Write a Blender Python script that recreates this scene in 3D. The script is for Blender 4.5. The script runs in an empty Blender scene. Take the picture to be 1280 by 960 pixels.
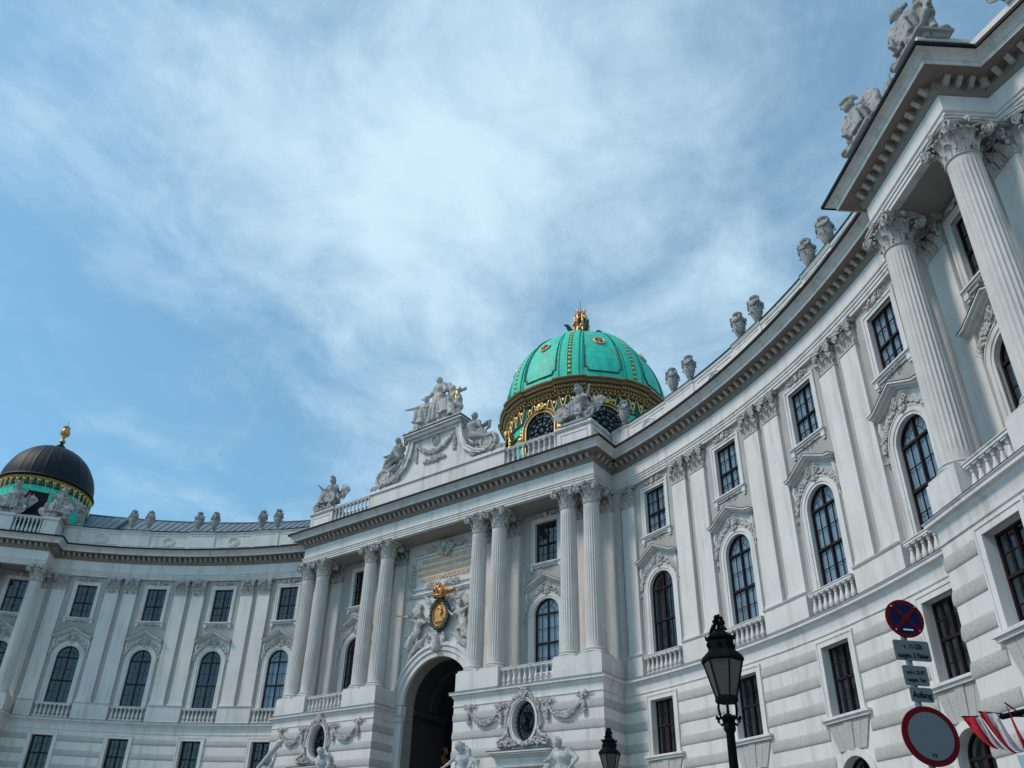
import bpy, math, random
import numpy as np
from math import sin, cos, pi, radians, sqrt, atan2, hypot
from mathutils import Vector, Matrix
from mathutils.geometry import delaunay_2d_cdt

# ------------------------------------------------------------------ camera
sc = bpy.context.scene
COL = sc.collection
CAM = (37.0247, -40.4249, 1.6)
YAW, PITCH, ROLL, FPX = -0.7154, 0.5093, 0.0583, 1015.7359
cam = bpy.data.cameras.new("camera"); camo = bpy.data.objects.new("camera", cam); COL.objects.link(camo)
_f = Vector((sin(YAW)*cos(PITCH), cos(YAW)*cos(PITCH), sin(PITCH)))
_r = Vector((cos(YAW), -sin(YAW), 0.0)); _u = _r.cross(_f)
r2 = _r*cos(ROLL)+_u*sin(ROLL); u2 = -_r*sin(ROLL)+_u*cos(ROLL)
m3 = Matrix((r2, u2, -_f)).transposed()
camo.matrix_world = Matrix.Translation(CAM) @ m3.to_4x4()
cam.sensor_width = 36.0; cam.lens = FPX*36.0/1280.0
cam.shift_x = 68.2924/1280; cam.shift_y = 81.5345/1280
cam.clip_start = 0.1; cam.clip_end = 3000
sc.camera = camo

# ------------------------------------------------------------------ sky
SUN_EL, SUN_AZ = radians(48), radians(218)      # azimuth clockwise from +Y
w = bpy.data.worlds.new("World"); sc.world = w; w.use_nodes = True
nt = w.node_tree; N = nt.nodes; L = nt.links; N.clear()
def wn(t, **k):
    n = N.new(t)
    for a, b in k.items(): setattr(n, a, b)
    return n
out = wn('ShaderNodeOutputWorld'); bg = wn('ShaderNodeBackground'); L.new(bg.outputs[0], out.inputs[0])
sky = wn('ShaderNodeTexSky', sky_type='NISHITA'); sky.sun_disc = False
sky.sun_elevation = SUN_EL; sky.sun_rotation = SUN_AZ; sky.air_density = 1.1; sky.dust_density = 0.6; sky.ozone_density = 2.0
tc = wn('ShaderNodeTexCoord')
def vmath(op, a, b=None, s=None):
    n = wn('ShaderNodeVectorMath', operation=op)
    if hasattr(a, 'links'): L.new(a, n.inputs[0])
    else: n.inputs[0].default_value = a
    if b is not None:
        if hasattr(b, 'links'): L.new(b, n.inputs[1])
        else: n.inputs[1].default_value = b
    if s is not None: n.inputs['Scale'].default_value = s
    return n
def fmath(op, a, b=None, c=None, clamp=False):
    n = wn('ShaderNodeMath', operation=op); n.use_clamp = clamp
    for i, v in enumerate((a, b, c)):
        if v is None: continue
        if hasattr(v, 'links'): L.new(v, n.inputs[i])
        else: n.inputs[i].default_value = v
    return n.outputs[0]
def noise(vec, scale, detail=6, rough=0.55, dist=0.0):
    n = wn('ShaderNodeTexNoise'); L.new(vec, n.inputs['Vector'])
    n.inputs['Scale'].default_value = scale; n.inputs['Detail'].default_value = detail
    n.inputs['Roughness'].default_value = rough; n.inputs['Distortion'].default_value = dist
    return n.outputs['Fac']
# real cloud layer: the view direction meets a horizontal deck
sep = wn('ShaderNodeSeparateXYZ'); L.new(tc.outputs['Generated'], sep.inputs[0])
zc = fmath('MAXIMUM', sep.outputs['Z'], 0.06)
zc = fmath('ADD', zc, 0.12)
px = fmath('DIVIDE', sep.outputs['X'], zc); py = fmath('DIVIDE', sep.outputs['Y'], zc)
comb = wn('ShaderNodeCombineXYZ'); L.new(px, comb.inputs[0]); L.new(py, comb.inputs[1])
mp = wn('ShaderNodeMapping'); L.new(comb.outputs[0], mp.inputs['Vector'])
mp.inputs['Rotation'].default_value = (0, 0, radians(35)); mp.inputs['Scale'].default_value = (1.0, 0.85, 1)
n1 = noise(mp.outputs[0], 1.15, 8, 0.56, 0.5)
n2 = noise(mp.outputs[0], 3.4, 8, 0.6, 0.8)
n3 = noise(mp.outputs[0], 9.0, 8, 0.65, 0.4)
def lobe(d, width, amp):
    dn = Vector(d).normalized()
    dot = vmath('DOT_PRODUCT', tc.outputs['Generated'], tuple(dn)).outputs['Value']
    x = fmath('SUBTRACT', 1.0, dot); x = fmath('DIVIDE', x, -width*width/2)
    e = fmath('POWER', 2.718, x)
    return fmath('MULTIPLY', e, amp)
def pix(u, v):
    return (_f + r2*((u-571.7)/FPX) - u2*((v-561.5)/FPX)).normalized()
base = fmath('ADD', fmath('ADD', fmath('MULTIPLY', n1, 1.05), fmath('MULTIPLY', n2, 1.15)), fmath('MULTIPLY', n3, 0.60))
for (u, v, wd, am) in [(330,180,.20,.16),(540,160,.16,.14),(470,300,.16,.13),(150,90,.14,.10),(560,390,.14,.10),(700,210,.15,.10),(900,150,.16,.02),(620,450,.10,.02),(880,120,.14,-.12),(700,420,.08,-.08),
                       (90,430,.22,-.17),(330,420,.10,-.14),(190,270,.09,.04),(720,300,.09,-.08),(960,330,.14,-.02),(40,620,.15,-.10),(1050,60,.14,-.06),(330,560,.12,-.06)]:
    base = fmath('ADD', base, lobe(pix(u, v), wd, am))
mr = wn('ShaderNodeMapRange', interpolation_type='SMOOTHSTEP'); L.new(base, mr.inputs['Value'])
mr.inputs['From Min'].default_value = 1.06; mr.inputs['From Max'].default_value = 2.06
mr.inputs['To Min'].default_value = 0.22; mr.inputs['To Max'].default_value = 1.0
hsv = wn('ShaderNodeHueSaturation'); hsv.inputs['Hue'].default_value = 0.485; hsv.inputs['Saturation'].default_value = 1.0; hsv.inputs['Value'].default_value = 1.0
L.new(sky.outputs[0], hsv.inputs['Color'])
# cloud veil brightness in the units of the sky texture
cl = wn('ShaderNodeMix', data_type='RGBA'); L.new(mr.outputs[0], cl.inputs[0])
sk2 = wn('ShaderNodeMix', data_type='RGBA', blend_type='MULTIPLY'); sk2.inputs[0].default_value = 1.0
L.new(hsv.outputs[0], sk2.inputs[6]); sk2.inputs[7].default_value = (0.64, 1.34, 1.60, 1)
L.new(sk2.outputs[2], cl.inputs[6]); cl.inputs[7].default_value = (6.4, 8.5, 9.9, 1)
L.new(cl.outputs[2], bg.inputs[0]); bg.inputs[1].default_value = 0.10

sun = bpy.data.lights.new("sun", 'SUN'); suno = bpy.data.objects.new("sun", sun); COL.objects.link(suno)
sun.energy = 2.35; sun.angle = radians(11); sun.color = (1.0, 0.845, 0.73)
sd = Vector((sin(SUN_AZ)*cos(SUN_EL), cos(SUN_AZ)*cos(SUN_EL), sin(SUN_EL)))
suno.rotation_euler = sd.to_track_quat('Z', 'Y').to_euler()
sc.view_settings.view_transform = 'Standard'; sc.view_settings.look = 'None'
sc.view_settings.exposure = 0.0; sc.view_settings.gamma = 1.0
sc.render.engine = 'CYCLES'

# ------------------------------------------------------------------ materials
def mat(name, col, rough=0.8, metal=0.0, bump=0.0, bscale=8.0, var=0.0, vscale=1.0, streak=0.0, soot=0.0, alpha=None, spots=0.0, emit=None, soot_col=(0.03,0.028,0.026), spec=None):
    m = bpy.data.materials.new(name); m.use_nodes = True
    t = m.node_tree; n = t.nodes; l = t.links; p = n['Principled BSDF']
    p.inputs['Roughness'].default_value = rough; p.inputs['Metallic'].default_value = metal
    p.inputs['Base Color'].default_value = (*col, 1)
    geo = n.new('ShaderNodeNewGeometry')
    def nz(scale, detail=5, rough_=0.6, vec=None, sc3=None):
        mp_ = n.new('ShaderNodeMapping'); l.new(vec or geo.outputs['Position'], mp_.inputs['Vector'])
        if sc3: mp_.inputs['Scale'].default_value = sc3
        q = n.new('ShaderNodeTexNoise'); l.new(mp_.outputs[0], q.inputs['Vector'])
        q.inputs['Scale'].default_value = scale; q.inputs['Detail'].default_value = detail; q.inputs['Roughness'].default_value = rough_
        return q.outputs['Fac']
    cur = None
    def mixc(fac, b, amount):
        nonlocal cur
        mx = n.new('ShaderNodeMix'); mx.data_type = 'RGBA'
        ml = n.new('ShaderNodeMath'); ml.operation = 'MULTIPLY'; l.new(fac, ml.inputs[0]); ml.inputs[1].default_value = amount; ml.use_clamp = True
        l.new(ml.outputs[0], mx.inputs[0])
        if cur is None: mx.inputs[6].default_value = (*col, 1)
        else: l.new(cur, mx.inputs[6])
        mx.inputs[7].default_value = (*b, 1); cur = mx.outputs[2]
    def ramp(fac, a, b):
        r = n.new('ShaderNodeMapRange'); l.new(fac, r.inputs['Value']); r.inputs['From Min'].default_value = a; r.inputs['From Max'].default_value = b
        return r.outputs[0]
    if var: mixc(ramp(nz(vscale, 6), 0.4, 0.7), tuple(c*0.62 for c in col), var)
    if streak: mixc(ramp(nz(1.9, 7, 0.68, None, (1.0, 1.0, 0.10)), 0.50, 0.66), (col[0]*0.62, col[1]*0.59, col[2]*0.55), streak)
    if soot:   # soot and lichen lying on stone, heavier in patches
        sx = n.new('ShaderNodeSeparateXYZ'); l.new(geo.outputs['Normal'], sx.inputs[0])
        m1 = n.new('ShaderNodeMath'); m1.operation = 'MULTIPLY_ADD'; l.new(sx.outputs['Z'], m1.inputs[0]); m1.inputs[1].default_value = .16; l.new(nz(2.6, 8, 0.72), m1.inputs[2])
        mixc(ramp(m1.outputs[0], 0.515, 0.585), soot_col, soot)
    if spots: mixc(ramp(nz(14, 4, 0.6), 0.52, 0.7), tuple(c*0.5 for c in col), spots)
    if cur is not None: l.new(cur, p.inputs['Base Color'])
    if bump:
        b = n.new('ShaderNodeBump'); b.inputs['Strength'].default_value = bump; b.inputs['Distance'].default_value = 0.03
        l.new(nz(bscale, 6, 0.65), b.inputs['Height']); l.new(b.outputs[0], p.inputs['Normal'])
    if spec is not None: p.inputs['Specular IOR Level'].default_value = spec
    if emit: p.inputs['Emission Color'].default_value = (*emit[:3], 1); p.inputs['Emission Strength'].default_value = emit[3]
    return m
M = {}
M['white'] = mat('white_plaster', (.69,.668,.64), .85, bump=.25, bscale=22, var=.28, vscale=.55, streak=.55, spots=.12)
M['trim'] = mat('pale_limestone', (.67,.655,.635), .8, bump=.25, bscale=16, var=.3, vscale=.8, streak=.65, spots=.18)
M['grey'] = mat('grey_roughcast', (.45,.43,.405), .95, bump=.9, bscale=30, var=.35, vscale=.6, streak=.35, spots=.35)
M['rough'] = mat('tooled_stone', (.50,.48,.455), .95, bump=1.0, bscale=34, var=.3, vscale=1.3, streak=.2, spots=.75)
M['col'] = mat('column_stone', (.60,.575,.545), .85, bump=.4, bscale=14, var=.35, vscale=.9, streak=.6, spots=.2)
M['carved'] = mat('carved_stone', (.54,.52,.49), .9, bump=.6, bscale=18, var=.3, vscale=2.0, soot=.42, spots=.3)
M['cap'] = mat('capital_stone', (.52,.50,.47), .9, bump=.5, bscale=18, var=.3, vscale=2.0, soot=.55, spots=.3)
M['soffit'] = mat('shaded_soffit_stone', (.30,.275,.255), .9, bump=.3, bscale=12, var=.3, vscale=1.2)  # base colour darkened to carry the shade of the recessed undersides
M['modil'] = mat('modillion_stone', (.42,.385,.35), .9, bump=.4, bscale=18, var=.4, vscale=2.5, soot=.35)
M['bed'] = mat('shaded_bed_mould_stone', (.23,.195,.17), .9, bump=.4, bscale=14, var=.4, vscale=1.5, soot=.5)  # shade of the gaps between modillions is put into this dark brown
M['statue'] = mat('statue_stone', (.40,.395,.385), .95, bump=.8, bscale=12, var=.3, vscale=2.0, soot=.7, spots=.3)
M['marble'] = mat('statue_marble', (.52,.53,.54), .7, bump=.4, bscale=12, var=.4, vscale=3.0, soot=.45, soot_col=(.12,.12,.12), spots=.3)
M['sheet'] = mat('dark_flashing', (.008,.014,.017), .6, spec=.15, bump=.2, bscale=3, var=.4, vscale=2)
M['slate'] = mat('zinc_roof', (.13,.17,.20), .45, bump=.2, bscale=4, var=.5, vscale=.7)
M['wood'] = mat('window_wood', (.022,.011,.009), .5, spec=.2, var=.4, vscale=3)
M['iron'] = mat('black_iron', (.0035,.006,.007), .7, spec=.06, bump=.4, bscale=30, var=.5, vscale=12)
M['dark'] = mat('dark_interior', (.012,.013,.015), .9)
M['gold'] = mat('gilding', (.86,.56,.20), .42, .72, bump=.4, bscale=20, var=.35, vscale=6)
M['goldd'] = mat('aged_gilding', (.58,.30,.11), .45, .7, bump=.5, bscale=16, var=.7, vscale=7)
M['goldt'] = mat('letter_gilding', (.85,.52,.27), .5, .25)
M['brown'] = mat('cornice_copper', (.125,.072,.028), .6, .25, bump=.5, bscale=14, var=.5, vscale=4)
M['green'] = mat('green_patina', (.02,.60,.44), .6, bump=.3, bscale=8, var=.5, vscale=1.4, streak=.75)
M['greend'] = mat('dark_patina', (.008,.085,.068), .6, bump=.3, bscale=8, var=.5, vscale=1.4)
M['domed'] = mat('dark_dome_copper', (.005,.013,.020), .55, .0, spec=.2, bump=.2, bscale=6, var=.5, vscale=1.2, streak=.5)
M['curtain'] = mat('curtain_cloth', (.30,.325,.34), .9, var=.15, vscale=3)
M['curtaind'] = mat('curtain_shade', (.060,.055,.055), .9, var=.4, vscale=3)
M['lampglass'] = mat('lamp_glass', (.070,.060,.046), .35, var=.5, vscale=9)
M['red'] = mat('sign_red', (.115,.002,.006), .7, spec=.1); M['blue'] = mat('sign_blue', (.002,.010,.05), .7, spec=.1)
M['plate'] = mat('sign_grey', (.125,.145,.155), .7, spec=.1, var=.15, vscale=6); M['black'] = mat('sign_black', (.004,.004,.005), .8, spec=.05)
M['flagred'] = mat('flag_red', (.50,.008,.025), .8); M['flagwhite'] = mat('flag_white', (.62,.64,.68), .8)
M['wreath'] = mat('wreath_bronze', (.012,.045,.036), .6, bump=.6, bscale=20, var=.5, vscale=8)
M['ground'] = mat('cobbles', (.17,.165,.16), .85, bump=.5, bscale=6, var=.4, vscale=1.0)
M['poster'] = mat('poster_blue', (.35,.48,.62), .6)
# dome sheets: patched copper panels
def dome_mat():
    m = M['green'].copy(); m.name = 'dome_copper_sheets'; t = m.node_tree; n = t.nodes; l = t.links; p = n['Principled BSDF']
    src = p.inputs['Base Color'].links[0].from_socket
    uv = n.new('ShaderNodeUVMap'); uv.uv_map = 'UVMap'
    br = n.new('ShaderNodeTexBrick'); l.new(uv.outputs[0], br.inputs['Vector']); br.inputs['Scale'].default_value = 1.0
    br.inputs['Color1'].default_value = (0,0,0,1); br.inputs['Color2'].default_value = (1,1,1,1); br.inputs['Mortar'].default_value = (.5,.5,.5,1)
    br.inputs['Brick Width'].default_value = 1.35; br.inputs['Row Height'].default_value = .8; br.inputs['Mortar Size'].default_value = .022
    br.offset = .5
    r = n.new('ShaderNodeMapRange'); l.new(br.outputs['Color'], r.inputs['Value']); r.inputs['From Min'].default_value = .55; r.inputs['From Max'].default_value = .85
    nz = n.new('ShaderNodeTexNoise'); nz.inputs['Scale'].default_value = .32; l.new(uv.outputs[0], nz.inputs['Vector'])
    r2_ = n.new('ShaderNodeMapRange'); l.new(nz.outputs['Fac'], r2_.inputs['Value']); r2_.inputs['From Min'].default_value = .42; r2_.inputs['From Max'].default_value = .55
    mu = n.new('ShaderNodeMath'); mu.operation = 'MULTIPLY'; l.new(r.outputs[0], mu.inputs[0]); l.new(r2_.outputs[0], mu.inputs[1])
    mu2 = n.new('ShaderNodeMath'); mu2.operation = 'MULTIPLY'; l.new(mu.outputs[0], mu2.inputs[0]); mu2.inputs[1].default_value = .85
    mx = n.new('ShaderNodeMix'); mx.data_type = 'RGBA'; l.new(mu2.outputs[0], mx.inputs[0]); l.new(src, mx.inputs[6]); mx.inputs[7].default_value = (.22,.34,.15,1)
    mx2 = n.new('ShaderNodeMix'); mx2.data_type = 'RGBA'; mm = n.new('ShaderNodeMath'); mm.operation = 'MULTIPLY'; l.new(br.outputs['Fac'], mm.inputs[0]); mm.inputs[1].default_value = .55
    l.new(mm.outputs[0], mx2.inputs[0]); l.new(mx.outputs[2], mx2.inputs[6]); mx2.inputs[7].default_value = (.004,.13,.10,1)
    l.new(mx2.outputs[2], p.inputs['Base Color'])
    return m
M['domesheet'] = dome_mat()
def glass_mat(name, tint, trans):
    m = bpy.data.materials.new(name); m.use_nodes = True; t = m.node_tree; n = t.nodes; l = t.links; n.clear()
    o = n.new('ShaderNodeOutputMaterial'); mx = n.new('ShaderNodeMixShader'); tr = n.new('ShaderNodeBsdfTransparent'); gl = n.new('ShaderNodeBsdfGlossy')
    lw = n.new('ShaderNodeLayerWeight'); lw.inputs['Blend'].default_value = .5; pw = n.new('ShaderNodeMath'); pw.operation = 'POWER'; l.new(lw.outputs['Facing'], pw.inputs[0]); pw.inputs[1].default_value = 4.0; fr = n.new('ShaderNodeMath'); fr.operation = 'MULTIPLY_ADD'; l.new(pw.outputs[0], fr.inputs[0]); fr.inputs[1].default_value = .9; fr.inputs[2].default_value = .07
    tr.inputs[0].default_value = (*[c*trans for c in tint], 1); gl.inputs['Roughness'].default_value = .04; gl.inputs[0].default_value = (.85,.93,1,1)
    geo = n.new('ShaderNodeNewGeometry'); nz = n.new('ShaderNodeTexNoise'); nz.inputs['Scale'].default_value = 1.3; l.new(geo.outputs['Position'], nz.inputs['Vector'])
    b = n.new('ShaderNodeBump'); b.inputs['Strength'].default_value = .10; b.inputs['Distance'].default_value = .05; l.new(nz.outputs['Fac'], b.inputs['Height'])
    l.new(b.outputs[0], gl.inputs['Normal'])
    l.new(fr.outputs[0], mx.inputs[0]); l.new(tr.outputs[0], mx.inputs[1]); l.new(gl.outputs[0], mx.inputs[2]); l.new(mx.outputs[0], o.inputs[0])
    return m
M['glass'] = glass_mat('window_glass', (.80,.92,1.0), .92)

# ------------------------------------------------------------------ mesh helpers
class MB:
    def __init__(s): s.v = []; s.f = []; s.m = []; s.uv = None
    def add(s, vs, fs, m=0):
        o = len(s.v); s.v.extend([tuple(p) for p in vs]); s.f.extend([tuple(i+o for i in f) for f in fs]); s.m.extend([m]*len(fs))
    def box(s, x0, x1, y0, y1, z0, z1, m=0):
        s.add([(x0,y0,z0),(x1,y0,z0),(x1,y1,z0),(x0,y1,z0),(x0,y0,z1),(x1,y0,z1),(x1,y1,z1),(x0,y1,z1)],
              [(0,3,2,1),(4,5,6,7),(0,1,5,4),(1,2,6,5),(2,3,7,6),(3,0,4,7)], m)
    def prism(s, poly, y0, y1, m=0):          # polygon in (x,z), extruded in y
        n = len(poly); s.add([(x,y0,z) for x,z in poly]+[(x,y1,z) for x,z in poly],
            [tuple(range(n)), tuple(range(2*n-1, n-1, -1))]+[(i,(i+1)%n+0,(i+1)%n+n,i+n)[::-1] for i in range(n)], m)
    def prismz(s, poly, z0, z1, m=0):
        n = len(poly); s.add([(x,y,z0) for x,y in poly]+[(x,y,z1) for x,y in poly],
            [tuple(range(n-1,-1,-1)), tuple(range(n, 2*n))]+[(i,(i+1)%n,(i+1)%n+n,i+n) for i in range(n)], m)
    def ringband(s, inner, outer, y0, y1, m=0):   # band between two polylines of equal length in (x,z), extruded in y
        n = len(inner); vs = [(x,y0,z) for x,z in inner]+[(x,y0,z) for x,z in outer]+[(x,y1,z) for x,z in inner]+[(x,y1,z) for x,z in outer]
        fs = []
        for i in range(n-1):
            fs += [(i,i+1,n+i+1,n+i),(2*n+i,3*n+i,3*n+i+1,2*n+i+1),(i,2*n+i,2*n+i+1,i+1),(n+i,n+i+1,3*n+i+1,3*n+i)]
        fs += [(0,n,3*n,2*n),(n-1,3*n-1,4*n-1,2*n-1)]
        s.add(vs, fs, m)
    def lathe(s, prof, n=16, c=(0,0,0), m=0, a0=0.0, caps=True, sx=1, sy=1):
        vs = []; k = len(prof)
        for i in range(n):
            a = a0+2*pi*i/n
            for r, z in prof: vs.append((c[0]+r*cos(a)*sx, c[1]+r*sin(a)*sy, c[2]+z))
        fs = []
        for i in range(n):
            j = (i+1) % n
            for t in range(k-1): fs.append((i*k+t, j*k+t, j*k+t+1, i*k+t+1))
        if caps:
            fs.append(tuple(i*k for i in range(n))[::-1]); fs.append(tuple(i*k+k-1 for i in range(n)))
        s.add(vs, fs, m)
    def tube(s, pts, r, n=6, m=0, closed=False):
        pts = [Vector(p) for p in pts]; k = len(pts); rs = r if isinstance(r, (list, tuple)) else [r]*k
        vs = []
        for i, p in enumerate(pts):
            a = pts[(i-1) % k] if (closed or i > 0) else p; b = pts[(i+1) % k] if (closed or i < k-1) else p
            d = (b-a); d = d.normalized() if d.length > 1e-9 else Vector((0,0,1))
            up = Vector((0,0,1)) if abs(d.z) < .9 else Vector((0,1,0))
            e1 = d.cross(up).normalized(); e2 = d.cross(e1)
            for j in range(n): vs.append(p+(e1*cos(2*pi*j/n)+e2*sin(2*pi*j/n))*rs[i])
        fs = []
        for i in range(k if closed else k-1):
            i2 = (i+1) % k
            for j in range(n): fs.append((i*n+j, i*n+(j+1) % n, i2*n+(j+1) % n, i2*n+j))
        if not closed: fs += [tuple(range(n))[::-1], tuple((k-1)*n+j for j in range(n))]
        s.add(vs, fs, m)
    def cap(s, p0, p1, r0, r1, n=10, m=0):        # tapered capsule
        p0 = Vector(p0); p1 = Vector(p1); d = p1-p0; Ln = d.length; d = d.normalized() if Ln > 1e-6 else Vector((0,0,1))
        pts = []; rr = []
        for a in (-85,-60,-30): pts.append(p0+d*(r0*sin(radians(a)))); rr.append(r0*cos(radians(a)))
        pts.append(p0); rr.append(r0); pts.append(p1); rr.append(r1)
        for a in (30,60,85): pts.append(p1+d*(r1*sin(radians(a)))); rr.append(r1*cos(radians(a)))
        up = Vector((0,0,1)) if abs(d.z) < .9 else Vector((0,1,0)); e1 = d.cross(up).normalized(); e2 = d.cross(e1)
        vs = [p+(e1*cos(2*pi*j/n)+e2*sin(2*pi*j/n))*r for p, r in zip(pts, rr) for j in range(n)]
        k = len(pts); fs = [(i*n+j, i*n+(j+1) % n, (i+1)*n+(j+1) % n, (i+1)*n+j) for i in range(k-1) for j in range(n)]
        fs += [tuple(range(n))[::-1], tuple((k-1)*n+j for j in range(n))]
        s.add(vs, fs, m)
    def ell(s, c, r, n=10, k=6, m=0, R=None):
        vs = []; R = R or Matrix.Identity(3)
        for i in range(k+1):
            t = -pi/2+pi*i/k; t = max(min(t, pi/2-.02), -pi/2+.02)
            for j in range(n):
                a = 2*pi*j/n; v = R @ Vector((r[0]*cos(t)*cos(a), r[1]*cos(t)*sin(a), r[2]*sin(t))); vs.append((c[0]+v.x, c[1]+v.y, c[2]+v.z))
        fs = [(i*n+j, i*n+(j+1) % n, (i+1)*n+(j+1) % n, (i+1)*n+j) for i in range(k) for j in range(n)]
        fs += [tuple(range(n))[::-1], tuple(k*n+j for j in range(n))]
        s.add(vs, fs, m)
    def bead(s, c, r, m=0):
        s.ell(c, (r,r,r), 6, 4, m)
    def xf(s, mt, i0=0):
        for i in range(i0, len(s.v)): s.v[i] = tuple(mt @ Vector(s.v[i]))
        return s
    def build(s, name, mats, parent=None, smooth=38, loc=None):
        me = bpy.data.meshes.new(name); me.from_pydata(s.v, [], s.f)
        if not isinstance(mats, (list, tuple)): mats = [mats]
        for q in mats: me.materials.append(M[q] if isinstance(q, str) else q)
        me.polygons.foreach_set('material_index', s.m)
        if s.uv is not None:
            ul = me.uv_layers.new(name='UVMap')
            for lp in me.loops: ul.data[lp.index].uv = s.uv[lp.vertex_index]
        import bmesh
        bm = bmesh.new(); bm.from_mesh(me)
        bmesh.ops.recalc_face_normals(bm, faces=bm.faces)
        if smooth:
            ca = radians(smooth)
            for f in bm.faces: f.smooth = True
            for e in bm.edges:
                if len(e.link_faces) != 2 or e.calc_face_angle(9) > ca: e.smooth = False
        bm.to_mesh(me); bm.free()
        o = bpy.data.objects.new(name, me); COL.objects.link(o)
        if parent is not None: o.parent = parent
        if loc is not None: o.location = loc
        return o
def tag(o, label, cat, group=None, kind=None):
    if label: o['label'] = label
    if cat: o['category'] = cat
    if group: o['group'] = group
    if kind: o['kind'] = kind
    return o
def empty(name, loc=(0,0,0), rz=0):
    o = bpy.data.objects.new(name, None); COL.objects.link(o); o.location = loc; o.rotation_euler = (0,0,rz); return o
def copy_tree(o, parent=None, matrix=None):
    c = o.copy(); COL.objects.link(c); c.parent = parent
    if matrix is not None: c.matrix_basis = matrix
    for ch in list(o.children): copy_tree(ch, c)
    return c
def spiral(cx, cz, r0, turns, sgn=1, a0=0.0, n=30, y=0.0, shrink=.88):
    return [(cx+sgn*cos(a0+turns*2*pi*i/n)*r0*(1-shrink*i/n), y, cz+sin(a0+turns*2*pi*i/n)*r0*(1-shrink*i/n)) for i in range(n+1)]
rng = random.Random(7)
# ------------------------------------------------------------------ plan of the building
XC, YC, R0, A1, DA, HA, PW = 0.887, -41.704, 45.575, 0.4302, 0.13575, 0.01765, 1.155
ZS, ZA, ZG, ZP = 13.10, 25.28, 27.76, 29.93          # string course, architrave, gutter, parapet top
TE = Vector((cos(.856), -sin(.856))); NE = Vector((-sin(.856), -cos(.856)))
E1 = Vector((34.40, -12.62)); E2 = E1+TE*4.22
D3 = Vector((.860, -.510)).normalized(); N3 = Vector((D3.y, -D3.x))
P1 = E1-TE*.50+NE*.45; P2 = E2+TE*.48+NE*.45; P3 = P2-NE*1.72; P4 = P3+D3*9.5
def arc(a, R=R0): return Vector((XC+R*sin(a), YC+R*cos(a)))
def arc_a(p): return atan2(p[0]-XC, p[1]-YC)
AC = math.asin((13.78-XC)/R0)
def hit(p, d):      # p + t d on the wing circle
    o = p-Vector((XC, YC)); b = o.dot(d); c = o.dot(o)-R0*R0; t = -b+sqrt(b*b-c); return p+d*t
PH = hit(P1, -NE); AE = arc_a(PH)
def arcs(a0, a1, n=40, R=R0): return [arc(a0+(a1-a0)*i/n, R) for i in range(n+1)]
WING = arcs(AC, AE)
RIGHT = [Vector((13.78,-.42))]+WING+[P1, P2, P3, P4]
mir = lambda pts: [Vector((-p.x, p.y)) for p in reversed(pts)]
FULL = mir(RIGHT)+RIGHT
LOWR = [Vector((3.85, 1.30)), Vector((3.85,-.42))]+RIGHT
LOWL = mir(LOWR)
def offset_path(path, off):
    n = len(path); out = []
    for i in range(n):
        d0 = (path[i]-path[i-1]).normalized() if i > 0 else None
        d1 = (path[i+1]-path[i]).normalized() if i < n-1 else None
        if d0 is None: d0 = d1
        if d1 is None: d1 = d0
        n0 = Vector((d0.y, -d0.x)); n1 = Vector((d1.y, -d1.x)); mm = (n0+n1)
        if mm.length < 1e-6: mm = n0
        mm.normalize(); k = 1.0/max(.35, mm.dot(n0))
        out.append(path[i]+mm*off*k)
    return out
def sweep(mb, path, prof, m=0, caps=True, closed=False):
    """prof: list of (offset outward, z[, material])"""
    rows = [offset_path(path, p[0]) for p in prof]; n = len(path); k = len(prof)
    vs = [(rows[j][i].x, rows[j][i].y, prof[j][1]) for i in range(n) for j in range(k)]
    o = len(mb.v); mb.v.extend(vs)
    for i in range(n-1):
        for j in range(k if closed else k-1):
            j2 = (j+1) % k
            mb.f.append((o+i*k+j, o+(i+1)*k+j, o+(i+1)*k+j2, o+i*k+j2)); mb.m.append(prof[j][2] if len(prof[j]) > 2 else m)
    if caps and k > 2:
        mb.f.append(tuple(o+j for j in range(k))); mb.m.append(m); mb.f.append(tuple(o+(n-1)*k+j for j in reversed(range(k)))); mb.m.append(m)
def cumlen(path):
    c = [0.0]
    for i in range(1, len(path)): c.append(c[-1]+(path[i]-path[i-1]).length)
    return c
def slice_path(path, s0, s1):
    c = cumlen(path); out = []
    def at(s):
        for i in range(1, len(path)):
            if s <= c[i]+1e-9:
                t = (s-c[i-1])/max(1e-9, c[i]-c[i-1]); return path[i-1].lerp(path[i], t)
        return path[-1].copy()
    out.append(at(s0))
    for i, s in enumerate(c):
        if s0+1e-4 < s < s1-1e-4: out.append(path[i].copy())
    out.append(at(s1)); return out
def s_of(path, p):
    c = cumlen(path); best = (1e9, 0)
    for i in range(1, len(path)):
        a = path[i-1]; d = path[i]-a; t = max(0, min(1, (p-a).dot(d)/d.dot(d))); q = a+d*t
        if (q-p).length < best[0]: best = ((q-p).length, c[i-1]+t*d.length)
    return best[1]
def walk(path, step, start=0.0, end=None):
    c = cumlen(path); s = start; end = c[-1] if end is None else end; out = []
    while s < end:
        for i in range(1, len(path)):
            if s <= c[i]:
                d = (path[i]-path[i-1]).normalized(); out.append((path[i-1]+d*(s-c[i-1]), d)); break
        s += step
    return out
def frame(p, nrm, z=0.0):     # local -y points along nrm
    th = atan2(nrm[0], -nrm[1]); return Matrix.Translation((p[0], p[1], z)) @ Matrix.Rotation(th, 4, 'Z')
def wframe(side, a, R=R0, z=0.0):
    p = arc(a, R); return frame((side*p.x, p.y), (-side*sin(a), -cos(a)), z)
def eframe(side, s, off, z=0.0):    # on the end pavilion front: s along the front from the inner column, off outward
    p = E1+TE*s+NE*off; return frame((side*p.x, p.y), (side*NE.x, NE.y), z)

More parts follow.
